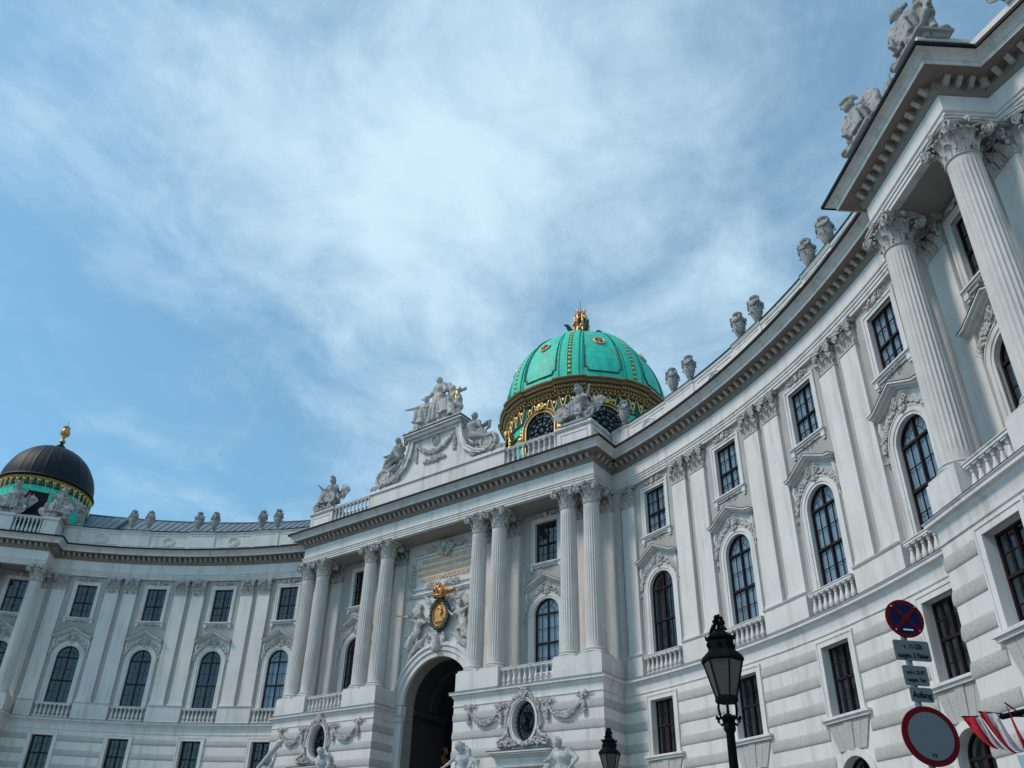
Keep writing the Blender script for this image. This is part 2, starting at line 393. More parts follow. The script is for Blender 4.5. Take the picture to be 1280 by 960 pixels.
palace = empty('palace'); tag(palace, 'pale baroque palace with curved wings, green dome and fluted columns around the square', 'palace')

# ------------------------------------------------------------------ ground
g = MB(); g.add([(-400,-400,0),(400,-400,0),(400,400,0),(-400,400,0)], [(0,1,2,3)])
tag(g.build('ground', 'ground'), None, None, kind='structure')
pv = MB(); pth = [Vector((-13,-1.3)), Vector((13,-1.3))]
sweep(pv, offset_path(RIGHT[1:], .4)[:], [(0,.004),(0,.13),(2.2,.13),(2.2,.004)], 0)
sweep(pv, offset_path(mir(RIGHT[1:]), .4)[:], [(0,.004),(0,.13),(2.2,.13),(2.2,.004)], 0)
tag(pv.build('pavement', mat('granite_paving', (.20,.195,.19), .8, bump=.3, bscale=5, var=.3)), None, None, kind='structure')

# ------------------------------------------------------------------ walls with real openings
def wall_patch(name, s0, s1, z0, z1, ops, fn, mats, depth=.45, step=.6, zstep=3.0, matf=None):
    """ops: closed outlines [(s,z)...]; fn(s,z,d) -> point, d = distance behind the face"""
    vs = []; es = []
    def add_loop(pts):
        o = len(vs); vs.extend(Vector(p) for p in pts); es.extend((o+i, o+(i+1) % len(pts)) for i in range(len(pts)))
    def seg(a, b, st):
        n = max(1, int(round(abs(b-a)/st))); return [a+(b-a)*i/n for i in range(n)]
    outer = [(s, z0) for s in seg(s0, s1, step)]+[(s1, z) for z in seg(z0, z1, zstep)]+[(s, z1) for s in seg(s1, s0, step)]+[(s0, z) for z in seg(z1, z0, zstep)]
    add_loop(outer)
    for op in ops: add_loop(op)
    def inside(p, poly):
        c = False; j = len(poly)-1
        for i in range(len(poly)):
            if (poly[i][1] > p[1]) != (poly[j][1] > p[1]) and p[0] < (poly[j][0]-poly[i][0])*(p[1]-poly[i][1])/(poly[j][1]-poly[i][1])+poly[i][0]: c = not c
            j = i
        return c
    for s in seg(s0+step/2, s1-step/2, step):
        for z in seg(z0+zstep/2, z1-zstep/2, zstep):
            if not any(inside((s, z), op) or min(hypot(s-q[0], z-q[1]) for q in op) < .12 for op in ops): vs.append(Vector((s, z)))
    V, E_, F, _, _, _ = delaunay_2d_cdt(vs, es, [], 0, 1e-5)
    mb = MB(); pts = [fn(v[0], v[1], 0) for v in V]; fs = []
    for f in F:
        c = sum((V[i] for i in f), Vector((0,0)))/len(f)
        if not any(inside(c, op) for op in ops): fs.append(tuple(f))
    mb.add(pts, fs, 0)
    for op in ops:
        n = len(op); mb.add([fn(p[0], p[1], 0) for p in op]+[fn(p[0], p[1], depth) for p in op], [(i, (i+1) % n, (i+1) % n+n, i+n) for i in range(n)], 1)
    return mb.build(name, mats, palace, smooth=25)
def rect(c, hw, z0, z1): return [(c-hw, z0), (c+hw, z0), (c+hw, z1), (c-hw, z1)]
def archop(c, hw, z0, zt, n=14):
    zc = zt-hw; return [(c-hw, z0), (c+hw, z0)]+[(c+hw*cos(pi*i/n), zc+hw*sin(pi*i/n)) for i in range(n+1)]
def oval(c, zc, rx, rz, n=28): return [(c+rx*cos(2*pi*i/n), zc+rz*sin(2*pi*i/n)) for i in range(n)]
WIN_A = [A1+(k-.5)*DA for k in range(-0, 4)]      # four window axes per wing
WIN_A = [A1-.5*DA+k*DA for k in range(4)]
RW = R0+.2; RL = R0-.33
AJ = math.asin((13.90-XC)/RW)
for side in (-1, 1):
    def fw(R):
        def f(s, z, d):
            a = s/R; p = arc(a, R+d); return (side*p.x, p.y, z)
        return f
    a_end = arc_a(E1-NE*1.55)+.004
    ops = [];
    for a in WIN_A: ops += [rect(a*RW, .87, 21.55, 24.5), archop(a*RW, .95, 14.37, 19.1)]
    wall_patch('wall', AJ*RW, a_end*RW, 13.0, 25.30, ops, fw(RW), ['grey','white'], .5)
    ops = []
    for a in WIN_A: ops += [rect(a*RL, .86, 8.9, 11.75), archop(a*RL, .86, 4.3, 7.35)]
    wall_patch('wall', .295*RL, (AE+.004)*RL, 0.0, 13.0, ops, fw(RL), ['white','white'], .6)
    # end pavilion
    def fe(off):
        def f(s, z, d):
            p = E1+TE*s+NE*(off-d); return (side*p.x, p.y, z)
        return f
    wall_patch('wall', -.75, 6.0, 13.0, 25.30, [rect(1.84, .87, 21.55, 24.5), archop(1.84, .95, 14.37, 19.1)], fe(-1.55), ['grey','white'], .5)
    wall_patch('wall', -.50-.33, 4.70+.33, 0.0, 13.0, [rect(2.11, .86, 8.9, 11.75), archop(2.11, .86, 4.3, 7.35)], fe(.45+.33), ['white','white'], .6)
    mb = MB()
    # returns of the lower storey and the side street front beyond
    q1 = offset_path([PH, P1, P2, P3, P4], .33)
    for a, b in ((q1[0], q1[1]), (q1[2], q1[3]), (q1[3], q1[4])):
        mb.add([(side*a.x, a.y, 0), (side*b.x, b.y, 0), (side*b.x, b.y, 13.0), (side*a.x, a.y, 13.0)], [(0,1,2,3)])
    q2 = offset_path([P3-D3*.1, P4], -.2); q2 = [q2[0]-NE*1.5]+q2
    for a, b in ((q2[0], q2[1]), (q2[1], q2[2])):
        mb.add([(side*a.x, a.y, 13), (side*b.x, b.y, 13), (side*b.x, b.y, 25.3), (side*a.x, a.y, 25.3)], [(0,1,2,3)], 1)
    # lower returns of the central block
    xx = 13.78+.33
    mb.add([(side*xx,-.75,0),(side*xx,2.6,0),(side*xx,2.6,13.0),(side*xx,-.75,13.0)], [(0,1,2,3)])
    mb.add([(side*3.52,-.75,0),(side*3.52,1.65,0),(side*3.52,1.65,13.0),(side*3.52,-.75,13.0)], [(0,1,2,3)])
    # platforms behind the balustrades
    mb.prismz([(side*3.52,-.75),(side*xx,-.75),(side*xx,2.6),(side*3.52,2.0)][::side], 12.90, 13.09)
    ql = [P1+NE*.33-TE*.33, P2+NE*.33+TE*.33, P3+NE*.0, PH-NE*.4]
    mb.prismz([(side*p.x, p.y) for p in ql][::side], 12.90, 13.09)
    mb.build('wall', ['white','grey'], palace, smooth=25)
    # central block front
    c = side*8.85
    wall_patch('wall', min(side*3.5, side*14.12), max(side*3.5, side*14.12), 0, 13.0, [oval(c, 11.0, .83, 1.15), rect(c, 1.5, 3.0, 8.5)], lambda s, z, d: (s, -.75+d, z), ['white','white'], .5)
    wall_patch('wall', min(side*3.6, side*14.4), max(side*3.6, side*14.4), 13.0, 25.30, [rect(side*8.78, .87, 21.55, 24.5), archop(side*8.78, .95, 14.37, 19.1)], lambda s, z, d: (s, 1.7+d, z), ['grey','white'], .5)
# portal bay
wall_patch('wall', -3.62, 3.62, 0, 25.30, [[(-3.05,.02),(3.05,.02)]+[(3.05*cos(pi*i/24), 13.4+3.05*sin(pi*i/24)) for i in range(25)]], lambda s, z, d: (s, 1.62+d, z), ['white','soffit'], 1.0)
# vaulted passage behind the portal
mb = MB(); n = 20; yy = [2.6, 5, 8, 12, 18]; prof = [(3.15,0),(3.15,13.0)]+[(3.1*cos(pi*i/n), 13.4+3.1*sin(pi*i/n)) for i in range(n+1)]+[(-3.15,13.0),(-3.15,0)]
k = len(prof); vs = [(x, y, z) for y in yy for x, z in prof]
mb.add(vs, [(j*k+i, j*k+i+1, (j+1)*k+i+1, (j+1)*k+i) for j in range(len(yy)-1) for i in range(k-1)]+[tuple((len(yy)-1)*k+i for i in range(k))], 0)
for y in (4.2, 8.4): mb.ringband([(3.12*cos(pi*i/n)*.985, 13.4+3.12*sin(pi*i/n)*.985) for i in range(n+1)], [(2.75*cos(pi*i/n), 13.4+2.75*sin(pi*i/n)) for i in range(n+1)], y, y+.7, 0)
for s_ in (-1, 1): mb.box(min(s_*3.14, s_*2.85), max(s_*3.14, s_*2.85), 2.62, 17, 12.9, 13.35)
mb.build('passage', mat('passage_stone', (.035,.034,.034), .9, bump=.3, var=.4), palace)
mb = MB()      # wrought iron gate with gilt monograms
for i in range(15):
    x = -2.9+5.8*i/14; h = 12.2+2.2*sqrt(max(0, 1-(x/3.05)**2)); mb.tube([(x,6,0),(x,6,h)], .035, 5)
for z in (9.0, 10.2, 12.0): mb.box(-3, 3, 5.96, 6.04, z, z+.10)
for i in range(9):
    for z in (9.6, 11.1, 12.8):
        x = -2.6+5.2*i/8; mb.tube(spiral(x, z, .36, 1.5, 1 if i % 2 else -1, y=6.0), .03, 4)
for z in (13.6, 14.6):
    for x in (-1.4, -.5, .5, 1.4): mb.tube(spiral(x, z, .42, 1.5, 1 if x > 0 else -1, y=6.0), .035, 4)
for i in range(60): mb.ell((rng.uniform(-2.7,2.7), 6, rng.uniform(9,14)), (.14,.03,.09), 6, 4)
gate = mb.build('gate', 'iron', palace)
mb = MB()
for x in (-3.35+.6, -1.05+.6):
    mb.tube([(x+.25*cos(a*.5), 5.9, 10.75+.42*sin(a)*.9+.05) for a in [i*.32 for i in range(20)]], .05, 6)
    mb.tube(spiral(x, 10.35, .24, 1.3, 1, y=5.9), .05, 6); mb.tube(spiral(x+.05, 11.1, .2, 1.2, -1, y=5.9), .045, 6)
mb.build('monogram', 'goldd', gate)

# ------------------------------------------------------------------ horizontal bands
def band(name, prof, paths, mats, m=0):
    mb = MB()
    for p in paths: sweep(mb, p, prof, m)
    return mb.build(name, mats, palace, smooth=30)
band('architrave', [(-.32,25.28),(0,25.28),(0,25.44),(.045,25.445),(.045,25.60),(.09,25.605),(.09,25.70),(.15,25.76),(.15,25.80),(.02,25.82)], [FULL], ['trim'])
band('frieze', [(.022,25.80),(.022,26.70)], [FULL], ['white'])
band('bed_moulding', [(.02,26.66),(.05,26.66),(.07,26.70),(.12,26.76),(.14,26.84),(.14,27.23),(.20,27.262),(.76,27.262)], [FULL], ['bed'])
band('cornice', [(.74,27.264),(.78,27.24),(.78,27.44),(.82,27.46),(.86,27.56),(.98,27.66),(1.08,27.70),(1.12,27.76),(.5,27.86),(-.2,27.98)], [FULL], ['trim'])
band('gutter', [(1.10,27.71),(1.18,27.70),(1.19,27.83),(.5,27.90),(-.06,28.01),(-.06,27.99)], [FULL], ['sheet'])
prof = [(.13,27.25),(.44,27.25),(.44,27.15),(.40,27.10),(.34,27.07),(.29,27.02),(.24,26.96),(.13,26.94)]
mb = MB(); k = len(prof); mb.add([(t, -o, z) for t in (-.085, .085) for o, z in prof], [tuple(range(k)), tuple(range(2*k-1, k-1, -1))]+[(i, (i+1) % k, (i+1) % k+k, i+k) for i in range(k)])
spots_ = []
for seg_, both in ((slice_path(FULL, s_of(FULL, Vector((-13.78,-.42))), s_of(FULL, Vector((13.78,-.42)))), 0), (WING, 1), ([P1, P2], 1), ([P2, P3], 1), ([P3, P4], 1), ([Vector((13.78,-.42)), WING[0]], 1), ([PH, P1], 1)):
    Ln = cumlen(seg_)[-1]; n = max(1, int(round(Ln/.48))); stp = Ln/n
    for p, d in walk(seg_, stp, stp/2):
        n_ = Vector((d.y, -d.x)); spots_.append(frame((p.x, p.y), (n_.x, n_.y)))
        if both: spots_.append(frame((-p.x, p.y), (-n_.x, n_.y)))
spots_.sort(key=lambda m_: (m_.translation-Vector((CAM[0], CAM[1], 0))).length)
rest = MB()
for m_ in spots_[100:]: i0 = len(rest.v); rest.add(mb.v, mb.f); rest.xf(m_, i0)
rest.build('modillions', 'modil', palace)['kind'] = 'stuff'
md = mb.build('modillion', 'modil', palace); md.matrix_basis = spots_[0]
for m_ in spots_[1:100]:
    c = md.copy(); COL.objects.link(c); c.parent = palace; c.matrix_basis = m_
# soffits over the columns
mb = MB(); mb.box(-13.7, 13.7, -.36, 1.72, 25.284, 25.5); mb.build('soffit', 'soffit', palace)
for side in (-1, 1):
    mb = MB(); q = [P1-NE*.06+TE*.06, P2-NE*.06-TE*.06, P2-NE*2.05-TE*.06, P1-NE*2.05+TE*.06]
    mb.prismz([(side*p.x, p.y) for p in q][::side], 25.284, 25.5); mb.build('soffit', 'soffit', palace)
# string course above the rusticated storey
band('string_course', [(.33,12.22),(.38,12.22),(.38,12.30),(.35,12.32),(.35,12.66),(.37,12.70),(.44,12.78),(.46,12.86),(.58,12.90),(.58,13.00),(.63,13.05),(.63,13.08),(.05,13.13),(-.25,13.14)], [LOWR, LOWL], ['trim'])
band('flashing', [(.64,13.075),(.645,13.095),(.05,13.145),(-.22,13.152)], [LOWR, LOWL], ['sheet'])
# rusticated courses
mb = MB()
def feat(path, side):
    S = []
    for a in WIN_A:
        p = arc(a, R0); S.append(s_of(path, Vector((side*p.x, p.y))))
    p = E1+TE*2.11+NE*.45; S.append(s_of(path, Vector((side*p.x, p.y)))); return sorted(S)
RB = []
for side, path in ((1, LOWR), (-1, LOWL)):
    S = feat(path, side); tot = cumlen(path)[-1]; sdoor = s_of(path, Vector((side*8.85, -.42)))
    for zt in [11.85-1.09*i for i in range(11)]:
        zb = zt-.52; pr = [(.325,zt),(.342,zt-.03),(.362,zt-.10),(.375,zt-.20),(.382,zt-.32),(.378,zt-.42),(.352,zt-.50),(.325,zb)]
        hw = 1.16 if zt > 8.9 else (1.24 if zt > 8.3 else 1.14)
        cuts = [(s-hw, s+hw) for s in S]
        if zt < 8.8: cuts.append((sdoor-1.9, sdoor+1.9))
        else: cuts.append((sdoor-.9, sdoor+.9))
        cuts.sort(); a = 0.02
        for c0, c1 in cuts+[(tot-.02, tot)]:
            if c0-a > .1: sweep(mb, slice_path(path, a, c0), pr)
            a = c1
        # fine shadow joint
mb.build('rusticated_courses', 'rough', palace, smooth=40)
# inner jamb strips and archivolt of the portal
mb = MB(); n = 32
def arcp(r, zc=13.4, cx=0): return [(cx+r*cos(pi*i/n), zc+r*sin(pi*i/n)) for i in range(n+1)]
mb.ringband(arcp(3.0), arcp(3.38), 1.40, 1.66); mb.ringband(arcp(3.38), arcp(3.72), 1.30, 1.66); mb.ringband(arcp(3.72), arcp(3.86), 1.20, 1.66); mb.ringband(arcp(3.86), arcp(4.0), 1.32, 1.66)
for s_ in (-1, 1): mb.box(min(s_*3.0, s_*3.51), max(s_*3.0, s_*3.51), 1.40, 1.66, 0, 12.3); mb.box(min(s_*2.9, s_*3.51), max(s_*2.9, s_*3.51), 1.2, 1.7, 12.66, 13.3); mb.box(min(s_*2.96, s_*3.51), max(s_*2.96, s_*3.51), 1.3, 1.7, 12.3, 12.66)
mb.build('portal_arch', 'trim', palace)

# ------------------------------------------------------------------ parapets
mb = MB()
def parapet_face(path, z0=27.95, z1=ZP, off=-.1):
    sweep(mb, path, [(off,z0),(off+.06,z0+.02),(off+.06,z0+.30),(off,z0+.34),(off,z1-.26),(off+.05,z1-.22),(off+.10,z1-.08),(off+.10,z1-.06,1),(off+.13,z1-.06,1),(off+.13,z1+.03,1),(off-.75,z1+.05,0),(off-.75,z0,0)], 0, closed=True)
for side in (-1, 1):
    pw = WING if side > 0 else mir(WING); parapet_face(pw)
    for k in range(0, 5):
        ac = A1+(k-1)*DA; lo, hi = ac-1.25/R0, ac+1.25/R0
        if k == 0: lo, hi = AC+.004, ac+1.25/R0
        if k == 4: lo, hi = ac-1.25/R0, AE-.004
        pp = arcs(lo, hi, 6); pp = pp if side > 0 else mir(pp)
        sweep(mb, pp, [(-.06,28.0),(.03,28.0),(.03,28.27),(-.03,28.30),(-.03,ZP-.24),(.02,ZP-.20),(.07,ZP-.07),(.10,ZP-.035,1),(.11,ZP+.03,1),(-.6,ZP+.07,0),(-.6,28.0,0)], 0, closed=True)
        if 0 < k < 4:   # sunk panel lines
            pq = arcs(ac-1.05/R0, ac+1.05/R0, 5); pq = pq if side > 0 else mir(pq)
            for z in (28.42, ZP-.40): sweep(mb, pq, [(-.03,z),(.0,z+.01),(.0,z+.05),(-.03,z+.06)], 0)
    for a in WIN_A:    # round emblem and panel strips in the bays between
        pq = arcs(a-1.55/R0, a+1.55/R0, 6); pq = pq if side > 0 else mir(pq)
        for z in (28.45, ZP-.45): sweep(mb, pq, [(-.1,z),(-.06,z+.01),(-.06,z+.06),(-.1,z+.07)], 0)
        fr = wframe(side, a, R0+.1, 0)
        i0 = len(mb.v); mb.tube([(.52*cos(t*pi/12), -.02, 28.98+.42*sin(t*pi/12)) for t in range(24)], .055, 6, closed=True); mb.tube([(.30*cos(t*pi/12), -.02, 28.98+.24*sin(t*pi/12)) for t in range(24)], .03, 6, closed=True); mb.xf(fr, i0)
# centre: solid attic base, corner pedestals
mb.box(-6.65, 6.65, -.40, .9, 27.95, 29.72); mb.box(-6.75, 6.75, -.52, 1.0, 29.72, 29.98)
for s_ in (-1, 1):
    x0, x1 = sorted((s_*11.05, s_*13.72))
    mb.box(x0, x1, -.42, 2.2, 27.95, 29.62); mb.box(x0-.08, x1+.08, -.52, 2.3, 29.62, 29.70); mb.box(x0-.12, x1+.12, -.57, 2.3, 29.70, 29.86)
    for (xa, xb, za, zb) in ((x0+.3, x1-.3, 29.28, 29.34), (x0+.3, x1-.3, 28.30, 28.36), (x0+.3, x0+.36, 28.3, 29.34), (x1-.36, x1-.3, 28.3, 29.34)): mb.box(xa, xb, -.46, -.41, za, zb)
    yb = [-.1, 1.9]; xe = s_*13.74
    for za in (28.3, 29.28): mb.box(min(xe, xe+s_*.04), max(xe, xe+s_*.04), yb[0], yb[1], za, za+.06)
    # end pavilion corner pedestals with returns
    for s0_, s1_ in ((-.42, .85), (4.22-.85, 4.22+.40)):
        for (e, o0, o1, za, zb) in ((0, -2.2, .38, 27.95, 29.62), (.08, -2.2, .46, 29.62, 29.70), (.12, -2.2, .50, 29.70, 29.86)):
            q = [E1+TE*(s0_-e)+NE*o1, E1+TE*(s1_+e)+NE*o1, E1+TE*(s1_+e)+NE*o0, E1+TE*(s0_-e)+NE*o0]
            mb.prismz([(s_*p.x, p.y) for p in q][::s_], za, zb)
    q3 = [P3+N3*(-.1), P4+N3*(-.1), P4-N3*.9, P3-N3*.9]; mb.prismz([(s_*p.x, p.y) for p in q3][::s_], 27.95, 29.7)
    q3 = [P3+D3*1.6+N3*(.0), P4+N3*(.0), P4-N3*.9, P3+D3*1.6-N3*.9]; mb.prismz([(s_*p.x, p.y) for p in q3][::s_], 29.70, 29.88)
mb.build('parapet', ['white','sheet'], palace, smooth=30)

# ------------------------------------------------------------------ balustrades
def baluster_mb(z0, h, r, n=10):
    m_ = MB(); m_.box(-r, r, -r, r, z0, z0+.07*h); m_.box(-r, r, -r, r, z0+.93*h, z0+h)
    m_.lathe([(r*.95,z0+.07*h),(r*.6,z0+.12*h),(r*.95,z0+.22*h),(r*1.0,z0+.30*h),(r*.8,z0+.42*h),(r*.5,z0+.60*h),(r*.42,z0+.74*h),(r*.7,z0+.78*h),(r*.45,z0+.82*h),(r*.8,z0+.93*h)], n)
    return m_
BAL = {}
def balustrade(fr, hw, z0, z1, nb, depth=.28, key='a', flat=False):
    """rail + plinth as the part, every baluster a sub-part"""
    mb = MB(); rb = .13; rt = .15; d = depth/2
    mb.box(-hw, hw, -d, d, z0, z0+rb); mb.box(-hw, hw, -d-.03, d+.03, z1-rt, z1-.04); mb.box(-hw, hw, -d-.06, d+.06, z1-.04, z1)
    o = mb.build('balustrade', 'trim', palace); o.matrix_basis = fr
    h = z1-rt-z0-rb; pitch = 2*hw/nb
    if key not in BAL:
        b = baluster_mb(0, h, min(.13, pitch*.36)).build('baluster', 'trim', o); BAL[key] = b; b.location = (-hw+pitch*.5, 0, z0+rb); k0 = 1
    else: k0 = 0
    for i in range(k0, nb):
        c = BAL[key].copy(); COL.objects.link(c); c.parent = o; c.location = (-hw+pitch*(i+.5), 0, z0+rb)
    return o
for side in (-1, 1):
    for a in WIN_A: balustrade(wframe(side, a, R0-.02), 1.42, 13.14, 14.33, 8, .24, 'w')
    balustrade(frame((side*8.85,-.42), (0,-1)), 1.98, 13.10, 14.30, 10, .26, 'c')
    balustrade(eframe(side, 2.11, .42), 1.24, 13.10, 14.30, 7, .26, 'e')
    balustrade(frame((side*8.85,-.22), (0,-1)), 2.18, 27.98, 29.84, 10, .30, 'p')
    balustrade(eframe(side, 2.11, .18), 1.22, 27.98, 29.84, 7, .30, 'q')
# ------------------------------------------------------------------ windows, built facing -y at the origin (x = 0 is the axis, z true height)
def rframe(mb, hw, z0, z1, t, y0, y1, m=0):     # rectangular frame around an opening hw, z0..z1, thickness t outward
    mb.box(-hw-t, -hw, y0, y1, z0, z1+t, m); mb.box(hw, hw+t, y0, y1, z0, z1+t, m); mb.box(-hw, hw, y0, y1, z1, z1+t, m)
def arcpts(r, zc, a0=0, a1=pi, n=20, cx=0): return [(cx+r*cos(a0+(a1-a0)*i/n), zc+r*sin(a0+(a1-a0)*i/n)) for i in range(n+1)]
def interior(mb, hw, z0, z1, y=.5, m=0):
    y = y+.0
    mb.add([(-hw-.3,y,z0-.3),(hw+.3,y,z0-.3),(hw+.3,y,z1+.3),(-hw-.3,y,z1+.3),(-hw-.3,y+1.3,z0-.3),(hw+.3,y+1.3,z0-.3),(hw+.3,y+1.3,z1+.3),(-hw-.3,y+1.3,z1+.3)],
           [(4,5,6,7),(0,1,5,4),(1,2,6,5),(2,3,7,6),(3,0,4,7)], m)
def curtain_mb(x0, x1, z0, z1, y, seed, amp=.045):
    r_ = random.Random(seed); mb = MB(); n = 40; ph = r_.random()*6; vs = []
    for i in range(n+1):
        x = x0+(x1-x0)*i/n; yy = y+amp*(sin(x*22+ph)+.5*sin(x*37+ph*2)+.4*sin(x*9))
        vs += [(x, yy, z0), (x+.02*sin(x*11+ph), yy*1.0, (z0+z1)/2), (x, yy, z1)]
    mb.add(vs, [(3*i+j, 3*i+3+j, 3*i+4+j, 3*i+1+j) for i in range(n) for j in range(2)]); return mb
def garland_arc(mb, r, zc, a0, a1, seed, n=70, y=-.10, size=.075, m=0, cx=0):
    rr = random.Random(seed)
    for i in range(n):
        a = a0+(a1-a0)*(i+.5)/n; wgt = 1+.35*sin(pi*(i+.5)/n)
        for k in range(2):
            q = r+rr.uniform(-.11,.11)*wgt; s_ = size*rr.uniform(.6,1.25)*wgt
            mb.ell((cx+q*cos(a), y-rr.uniform(0,.05)*wgt, zc+q*sin(a)), (s_, s_*.8, s_), 6, 4, m)
def leafy(mb, c, w, h, seed, n=26, y=-.08, size=.07, m=0):
    rr = random.Random(seed)
    for i in range(n):
        x = rr.uniform(-1,1); z = rr.uniform(-1,1)
        if x*x+z*z > 1: continue
        s_ = size*rr.uniform(.5,1.3); R_ = Matrix.Rotation(rr.uniform(0,3), 3, 'Y')
        mb.ell((c[0]+x*w, y-rr.uniform(0,.06), c[1]+z*h), (s_*1.5, s_*.8, s_*.7), 6, 4, m, R_)
UP_Z0, UP_Z1, AR_Z0, AR_ZT, LO_Z0, LO_Z1 = 21.55, 24.5, 14.37, 19.1, 8.9, 11.75
def upper_window(curt, seed):
    mb = MB(); hw = .87
    rframe(mb, hw, UP_Z0, UP_Z1, .17, -.06, .04); rframe(mb, hw+.17, UP_Z0, UP_Z1+.17, .13, -.10, .0)
    mb.box(-1.28, 1.28, -.22, 0, 21.47, 21.55); mb.box(-1.24, 1.24, -.16, 0, 21.38, 21.47); mb.box(-1.05, 1.05, -.08, 0, 21.26, 21.38)
    for s_ in (-1, 1): mb.box(s_*1.12-.12, s_*1.12+.12, -.14, 0, 21.12, 21.38); mb.box(s_*1.12-.08, s_*1.12+.08, -.10, 0, 21.0, 21.12)
    w_ = mb.build('window', 'trim', palace)
    mb = MB()     # cartouche above, tiny swag below
    leafy(mb, (0, 24.98), .75, .17, seed, 46, -.12, .065); mb.ell((0,-.14,24.98), (.16,.08,.2), 10, 6)
    for s_ in (-1, 1): mb.tube(spiral(s_*.42, 24.95, .16, 1.3, s_, y=-.13), .032, 5); mb.tube([(s_*.5,-.12,25.0),(s_*.7,-.12,25.08),(s_*.86,-.12,24.98)], .03, 5)
    leafy(mb, (0, 21.26), .5, .10, seed+3, 20, -.10, .045)
    mb.build('ornament', 'cap', w_)
    mb = MB(); hx = .87; y = .22     # sashes
    rframe(mb, .80, UP_Z0, UP_Z1-.07, .07, y-.05, y+.05); mb.box(-.80, .80, y-.05, y+.05, UP_Z0, UP_Z0+.08)
    zt = UP_Z0+1.38
    mb.box(-.038, .038, y-.07, y+.05, UP_Z0, UP_Z1-.07); mb.box(-.80, .80, y-.08, y+.05, zt-.045, zt+.045)
    for x in (-.42, .42): mb.box(x-.011, x+.011, y-.03, y+.02, UP_Z0, UP_Z1-.07)
    for z in (UP_Z0+.70, (zt+UP_Z1)/2): mb.box(-.80, .80, y-.03, y+.02, z-.011, z+.011)
    mb.build('frame', 'wood', w_)
    mb = MB(); mb.add([(-.84,y,UP_Z0),(.84,y,UP_Z0),(.84,y,UP_Z1),(-.84,y,UP_Z1)], [(0,1,2,3)]); mb.build('pane', 'glass', w_)
    mb = MB(); interior(mb, hw, UP_Z0, UP_Z1); mb.build('interior', 'dark', w_)
    if curt == 1: curtain_mb(-.84, .84, UP_Z0-.1, UP_Z1+.1, .29, seed, .02).build('curtain', 'curtain', w_)
    if curt == 2:
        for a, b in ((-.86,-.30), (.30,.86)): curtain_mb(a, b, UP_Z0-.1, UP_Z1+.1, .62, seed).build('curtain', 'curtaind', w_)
    return w_
